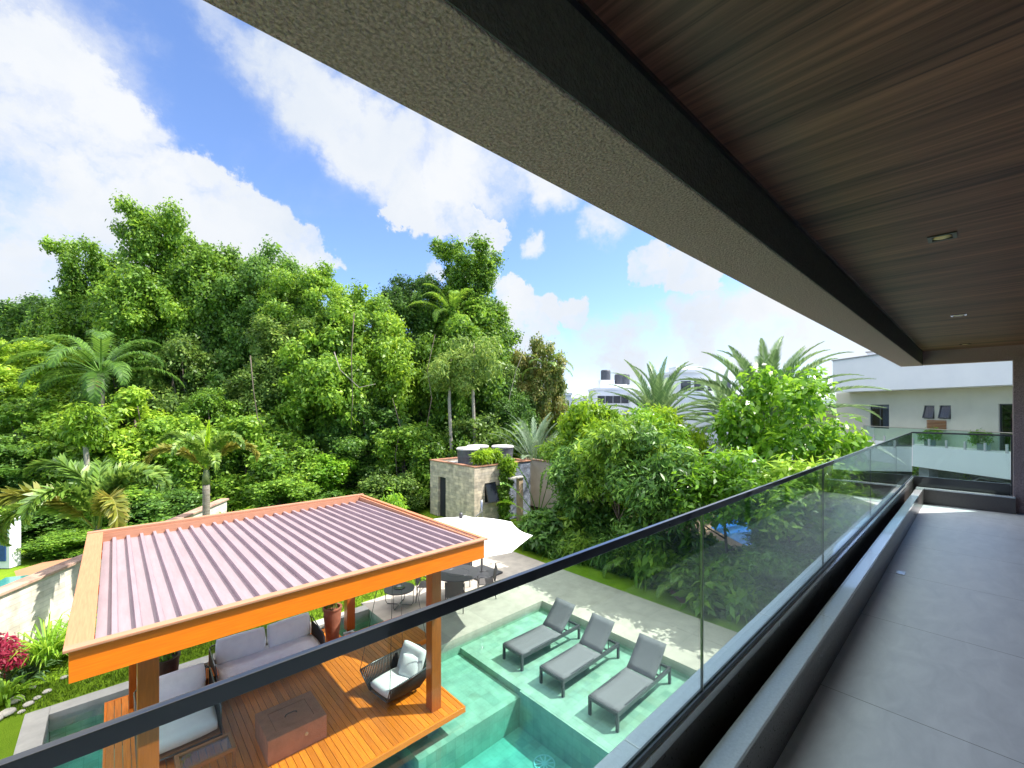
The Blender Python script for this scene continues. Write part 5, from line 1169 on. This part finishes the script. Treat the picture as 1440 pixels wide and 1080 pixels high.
# clipped hedges across the neighbour's garden
def hedge(px0, px1, D, yt, label, m=G_fresh):
    p0 = at(px0, 573, D); p1 = at(px1, 573, D); dv = p1-p0; L_ = dv.length; t = thing('hedge', label, 'hedge', (p0.x, p0.y, GZ), math.atan2(dv.y, dv.x)); hh = (573-yt)/FP*D-GZ
    P, Nn = blob_points([((x, rr.uniform(-.2,.2), hh*.5+z), (.7,.5,.5)) for x in np.arange(.3, L_, .55) for z in (-hh*.22, hh*.18)], int(L_*1300), 7, .10, .4, .2); V, F = leaves(P, Nn, .13, .07, .2, .4); np_mesh('foliage', V, F, m, t)
    mb = MB(); 
    for x in np.arange(.5, L_, 1.2): mb.tube([(x,0,0),(x,.03,hh*.6)], .03, 5)
    tag(mb.build('stems', M_trunk, t), kind='stuff')
hedge(955, 1075, 24.5, 672, 'clipped bright hedge behind the blue pool')
hedge(1090, 1290, 33, 655, 'dark hedge below the white balcony of the neighbouring house', G_mid)
hedge(1360, 1500, 30, 668, 'hedge at the right under the neighbouring balcony', G_mid)

# ------------------------------------------------------------------ neighbouring house on the right
# local x runs along its front (away from us to the left), local y towards the garden
nh = thing('neighbour_house', 'white and beige modern neighbouring house with deep white roof edge and curved balcony', 'house', (33.06, -.59, GZ), math.atan2(.774, .636))
M_nw = mat('white_facade', (.92,.92,.92), (.86,.865,.875), scale=.6, rough=.8); M_nb = mat('beige_render', (.74,.70,.56), (.68,.64,.51), scale=.8, rough=.9, bump=.15)
g0 = -GZ     # height of eye level above the ground
MB().box((-9,-9,g0+1.12),(10.4,0,g0+3.5)).build('roof_fascia', M_nw, nh, bevel=.02)
MB().box((-9.05,-9.05,g0+3.5),(10.45,.05,g0+3.56)).build('roof_coping', M_conc, nh)
def holed_wall(name, m, y, x0, x1, z0, z1, holes, th=.25):
    mb = MB(); hs = sorted(holes); x = x0
    for (a,b,c,d_) in hs:
        mb.box((x,y-th,z0),(a,y,z1)); 
        if c > z0: mb.box((a+.0005,y-th,z0),(b-.0005,y,c))
        mb.box((a+.0005,y-th,d_),(b-.0005,y,z1)); x = b
    mb.box((x,y-th,z0),(x1,y,z1)); return mb.build(name, m, nh)
H2 = [(7.16,8.63,g0-1.45,g0+.2),(4.19,4.83,g0-.69,g0+.12),(3.26,3.90,g0-.68,g0+.12),(-1.6,.9,g0-2.28,g0+.19)]
holed_wall('wall', M_nb, -1.3, -9, 11.6, g0-2.3, g0+1.119, H2)
def win(a, b, c, d_, tilt=0, slide=False, curtain=False):
    y = -1.42; f = MB(); t_ = .06; M_ = T(0, y, d_, rx=R(-tilt))
    for p_, q_ in (((a,0,c-d_),(a+t_,.05,0)), ((b-t_,0,c-d_),(b,.05,0)), ((a+t_+.001,0,-t_),(b-t_-.001,.05,0)), ((a+t_+.001,0,c-d_),(b-t_-.001,.05,c-d_+t_))): f.box(p_, q_, M_)
    if slide: f.box(((a+b)/2-.03,0.001,c-d_+t_+.001),((a+b)/2+.03,.049,-t_-.001), M_)
    fo = f.build('window', M_anth, nh); MB().box((a+t_,.02,c-d_+t_),(b-t_,.03,-t_), M_).build('pane', M_bglass, fo)
    MB().box((a-.05,-1.62,c-.05),(b+.05,-1.56,d_+.05)).build('interior', M_hdoor, fo)
    if curtain: MB().box((a+.1,-1.53,c+.05),(a+(b-a)*.45,-1.50,d_-.05)).build('curtain', M_nw, fo)
M_bglass = glass_mat('reflective_window_glass', (.45,.52,.60), 3.)
win(7.16,8.63,g0-1.45,g0+.2,slide=True,curtain=True); win(4.19,4.83,g0-.69,g0+.12,tilt=-14); win(3.26,3.90,g0-.68,g0+.12,tilt=-14); win(-1.6,.9,g0-2.28,g0+.19,slide=True,curtain=True)
mb = MB()
for z in np.arange(g0-1.35, g0-.76, .085): mb.box((3.5,-1.299,z),(4.6,-1.24,z+.06))
mb.build('wooden_louvre', M_teak, nh)
# balcony slab; its left end curves back
cv = [(-9,-9),(-9,0),(6.2,0)]+[(6.2+4.2*math.sin(a_), -4.2+4.2*math.cos(a_)) for a_ in [R(x_) for x_ in range(8, 91, 8)]]+[(10.6,-9)]
MB().prism([(x,y) for x,y in cv][::-1], g0-3.58, g0-2.30).build('balcony_slab', M_nw, nh)
gp = [(-9,-.06),(6.2,-.06)]+[(6.2+4.14*math.sin(a_), -4.2+4.14*math.cos(a_)) for a_ in [R(x_) for x_ in range(12, 91, 13)]]
mb = MB()
for (x0,y0),(x1,y1) in zip(gp[:-1], gp[1:]): mb.add([(x0,y0,g0-2.2),(x1,y1,g0-2.2),(x1,y1,g0-1.30),(x0,y0,g0-1.30)], [(0,1,2,3)])
o = mb.build('balcony_glass', M_glass, nh); o.modifiers.new('t','SOLIDIFY').thickness = .012
MB().tube([(x,y,g0-1.27) for x,y in gp], .028, 8).build('balcony_rail', mat('champagne_metal', (.45,.42,.34),(.4,.37,.3),rough=.4,metal=.5), nh)
pts_ = []
L_ = 0
for (x0,y0),(x1,y1) in zip(gp[:-1], gp[1:]):
    n_ = max(1, int(math.hypot(x1-x0,y1-y0)/.95))
    for i in range(n_): pts_.append((x0+(x1-x0)*i/n_, y0+(y1-y0)*i/n_))
for x, y in pts_: MB().box((x-.04,y-.03,g0-2.299),(x+.04,y+.055,g0-1.85)).build('glass_clamp', M_lid, nh)
# ground floor: posts, dark recess, glimpses of light
for x in (3.9, -3.0, 9.6): MB().box((x-.3,-.9,-.05),(x+.3,-.3,g0-3.581)).build('column', M_conc, nh)
MB().box((-9,-7.5,-.05),(10,-7.3,g0-3.581)).build('rear_wall', M_conc, nh)
for i, (x, y) in enumerate(((3.0,-4.5),(.6,-4.5))):
    t = thing('parked_car', ('white car parked under the neighbouring house, left one', 'white car parked under the neighbouring house, right one')[i], 'car', nh.matrix_basis @ Vector((x, y, .0)), math.atan2(.774,.636))
    mb = MB(); mb.prism([(-2.1,.3),(-2.1,.75),(-1.3,.88),(-.7,1.35),(.8,1.38),(1.5,.92),(2.1,.85),(2.1,.3)], -.8, .8, T(rx=R(90))); mb.build('body', M_white, t, bevel=.06)
    MB().prism([(-1.12,.90),(-.62,1.29),(.74,1.31),(1.28,.92)], -.81, .81, T(rx=R(90))).build('window', M_dglass, t)
    for wx in (-1.3,1.3):
        for wy in (-.72,.72): MB().lathe([(.30,-.1),(.33,-.07),(.33,.07),(.30,.1)], 20, M=T(wx,wy,.33,rx=R(90))).build('wheel', M_black, t)
# outdoor pieces on the neighbour's balcony
for i, (k_, lb) in enumerate(((5.4,'round green shrub in a planter at the left of the neighbouring balcony'), (2.6,'green shrub in a planter in the middle of the neighbouring balcony'))):
    q_ = nh.matrix_basis @ Vector((k_-1.5, -.7, g0-2.29)); t = thing('balcony_shrub', lb, 'shrub', q_)
    MB().box((-.25,-.25,0),(.25,.25,.35)).build('planter', M_conc, t, bevel=.01)
    P, Nn = blob_points([((rr.uniform(-.3,.3), rr.uniform(-.3,.3), rr.uniform(.45,.8)), (.3,.3,.25)) for _ in range(6)], 900, 6, .06, .6, .3); V, F = leaves(P, Nn, .13, .05, .2, .5); np_mesh('foliage', V, F, G_mid, t)
M_bm = M_nw
# ------------------------------------------------------------------ distant white houses
def far_house(px0, px1, yt, D, label, feats=(), depth=8, wins=3, m=None):
    p0 = at(px0, 573, D); p1 = at(px1, 573, D); dv = p1-p0; w_ = dv.length; hh = (573-yt)/FP*D-GZ
    t = thing('distant_house', label, 'house', (p0.x, p0.y, GZ), math.atan2(dv.y, dv.x))
    MB().box((0,0,0),(w_,depth,hh)).build('wall', m or M_nw, t); MB().box((-.15,-.15,hh),(w_+.15,depth+.15,hh+.35)).build('roof', M_nw, t)
    for (a,b,z0,z1,y0) in feats: MB().box((a*w_,y0,hh+.35+z0),(b*w_,y0+2.5,hh+.35+z1)).build('roof_block', M_nw, t)
    n = wins
    for i in range(n):
        x = w_*(i+.5)/n; f = MB().box((x-.6,-.03,hh-2.2),(x+.6,-.001,hh-1.0)).build('window', M_anth, t); MB().box((x-.52,-.04,hh-2.12),(x+.52,-.031,hh-1.08)).build('pane', M_dglass, f)
    return t, w_, hh
far_house(768, 803, 556, 60, 'low white distant house just right of the forest', (), wins=2)
t, w_, hh = far_house(840, 884, 548, 70, 'distant white house with two small dark water tanks on its roof', ((.15,.6,0,1.3,1),(.62,1.,0,.6,1)), wins=4)
for i, (a, s_) in enumerate(((.35,1.),(.80,1.),(.98,1.))):
    q_ = t.matrix_basis @ Vector((a*w_, 2, hh+.35+(1.3 if i == 0 else .6))); k = thing('roof_tank', ('leftmost','middle','rightmost')[i]+' small dark tank on the distant white house roof', 'water tank', q_, group='tanks on the distant roof')
    MB().lathe([(.75,0),(.8,.1),(.8,1.5),(.7,1.7),(.05,1.75)], 20).build('tank', M_tank, k)
far_house(955, 1030, 524, 52, 'large distant white house behind the date palms', ((.0,.5,0,.5,1),), wins=4)
far_house(905, 962, 552, 62, 'pale distant house left of the large white one', (), wins=3)
far_house(800, 850, 562, 80, 'low pale distant house between trees', (), wins=3)
far_house(1040, 1130, 560, 46, 'white distant wall behind the large date palm', (), wins=3)
# rooftop unit of the neighbour and the far hills
q_ = nh.matrix_basis @ Vector((9.3, -2.5, g0+3.56)); t = thing('roof_vent', 'small white vent box on the neighbouring roof', 'vent', q_); MB().box((-.5,-.5,0),(.5,.5,.45)).build('body', M_nw, t, bevel=.02); MB().box((-.6,-.6,.451),(.6,.6,.52)).build('cap', M_conc, t)
M_hill = mat('distant_hills', (.16,.20,.19), (.11,.15,.14), scale=.01, rough=1)
vs = []; fs = []; n = 90
for i in range(n+1):
    a = TH+R(70)-R(150)*i/n; r_ = 2600; hgt = 40+60*(.5+.5*math.sin(i*.35+1))*(.6+.4*math.sin(i*.11))+12*math.sin(i*1.3)
    for d_, z_ in ((0,-40),(250,hgt*.55),(600,hgt),(1000,-40)): vs.append(((r_+d_)*math.cos(a), (r_+d_)*math.sin(a), z_))
for i in range(n):
    for j in range(3): fs.append((i*4+j, i*4+4+j, i*4+5+j, i*4+1+j))
tag(MB().add(vs, fs).build('hills', M_hill, smooth=True), kind='structure')
# ------------------------------------------------------------------ beyond the left wall
NXp = at(-31, 573, 15.0)
t = thing('pool_house', 'small white booth with a blue door beyond the garden wall at the left edge', 'booth', (NXp.x, NXp.y, GZ), TH-R(90))
MB().box((-1.2,.0,0),(1.1,.35,1.68)).build('wall', M_white, t); MB().box((-1.27,-.08,1.68),(1.17,.42,1.78)).build('roof', M_white, t, bevel=.01)
M_bdoor = mat('blue_door', (.015,.07,.26), (.012,.05,.2), scale=4, rough=.5)
d_ = MB().box((.55,-.03,.25),(.98,-.002,1.52)).build('door', M_bdoor, t); MB().tube([(.60,-.05,.85),(.60,-.05,1.0)], .012, 6).build('handle', M_steel, d_)
up_fix(poly_at('left_neighbour_terrace', mat('orange_terrace', (.40,.20,.10), (.32,.16,.08), scale=1, rough=.8), [(20,803),(60,791),(112,783),(112,800),(30,830)], GZ+.25))
up_fix(poly_at('left_neighbour_pool', mat('teal_pool', (.04,.20,.18), (.06,.26,.22), scale=2, rough=.1), [(-60,850),(8,812),(62,806),(30,835),(-40,870)], GZ+.262))
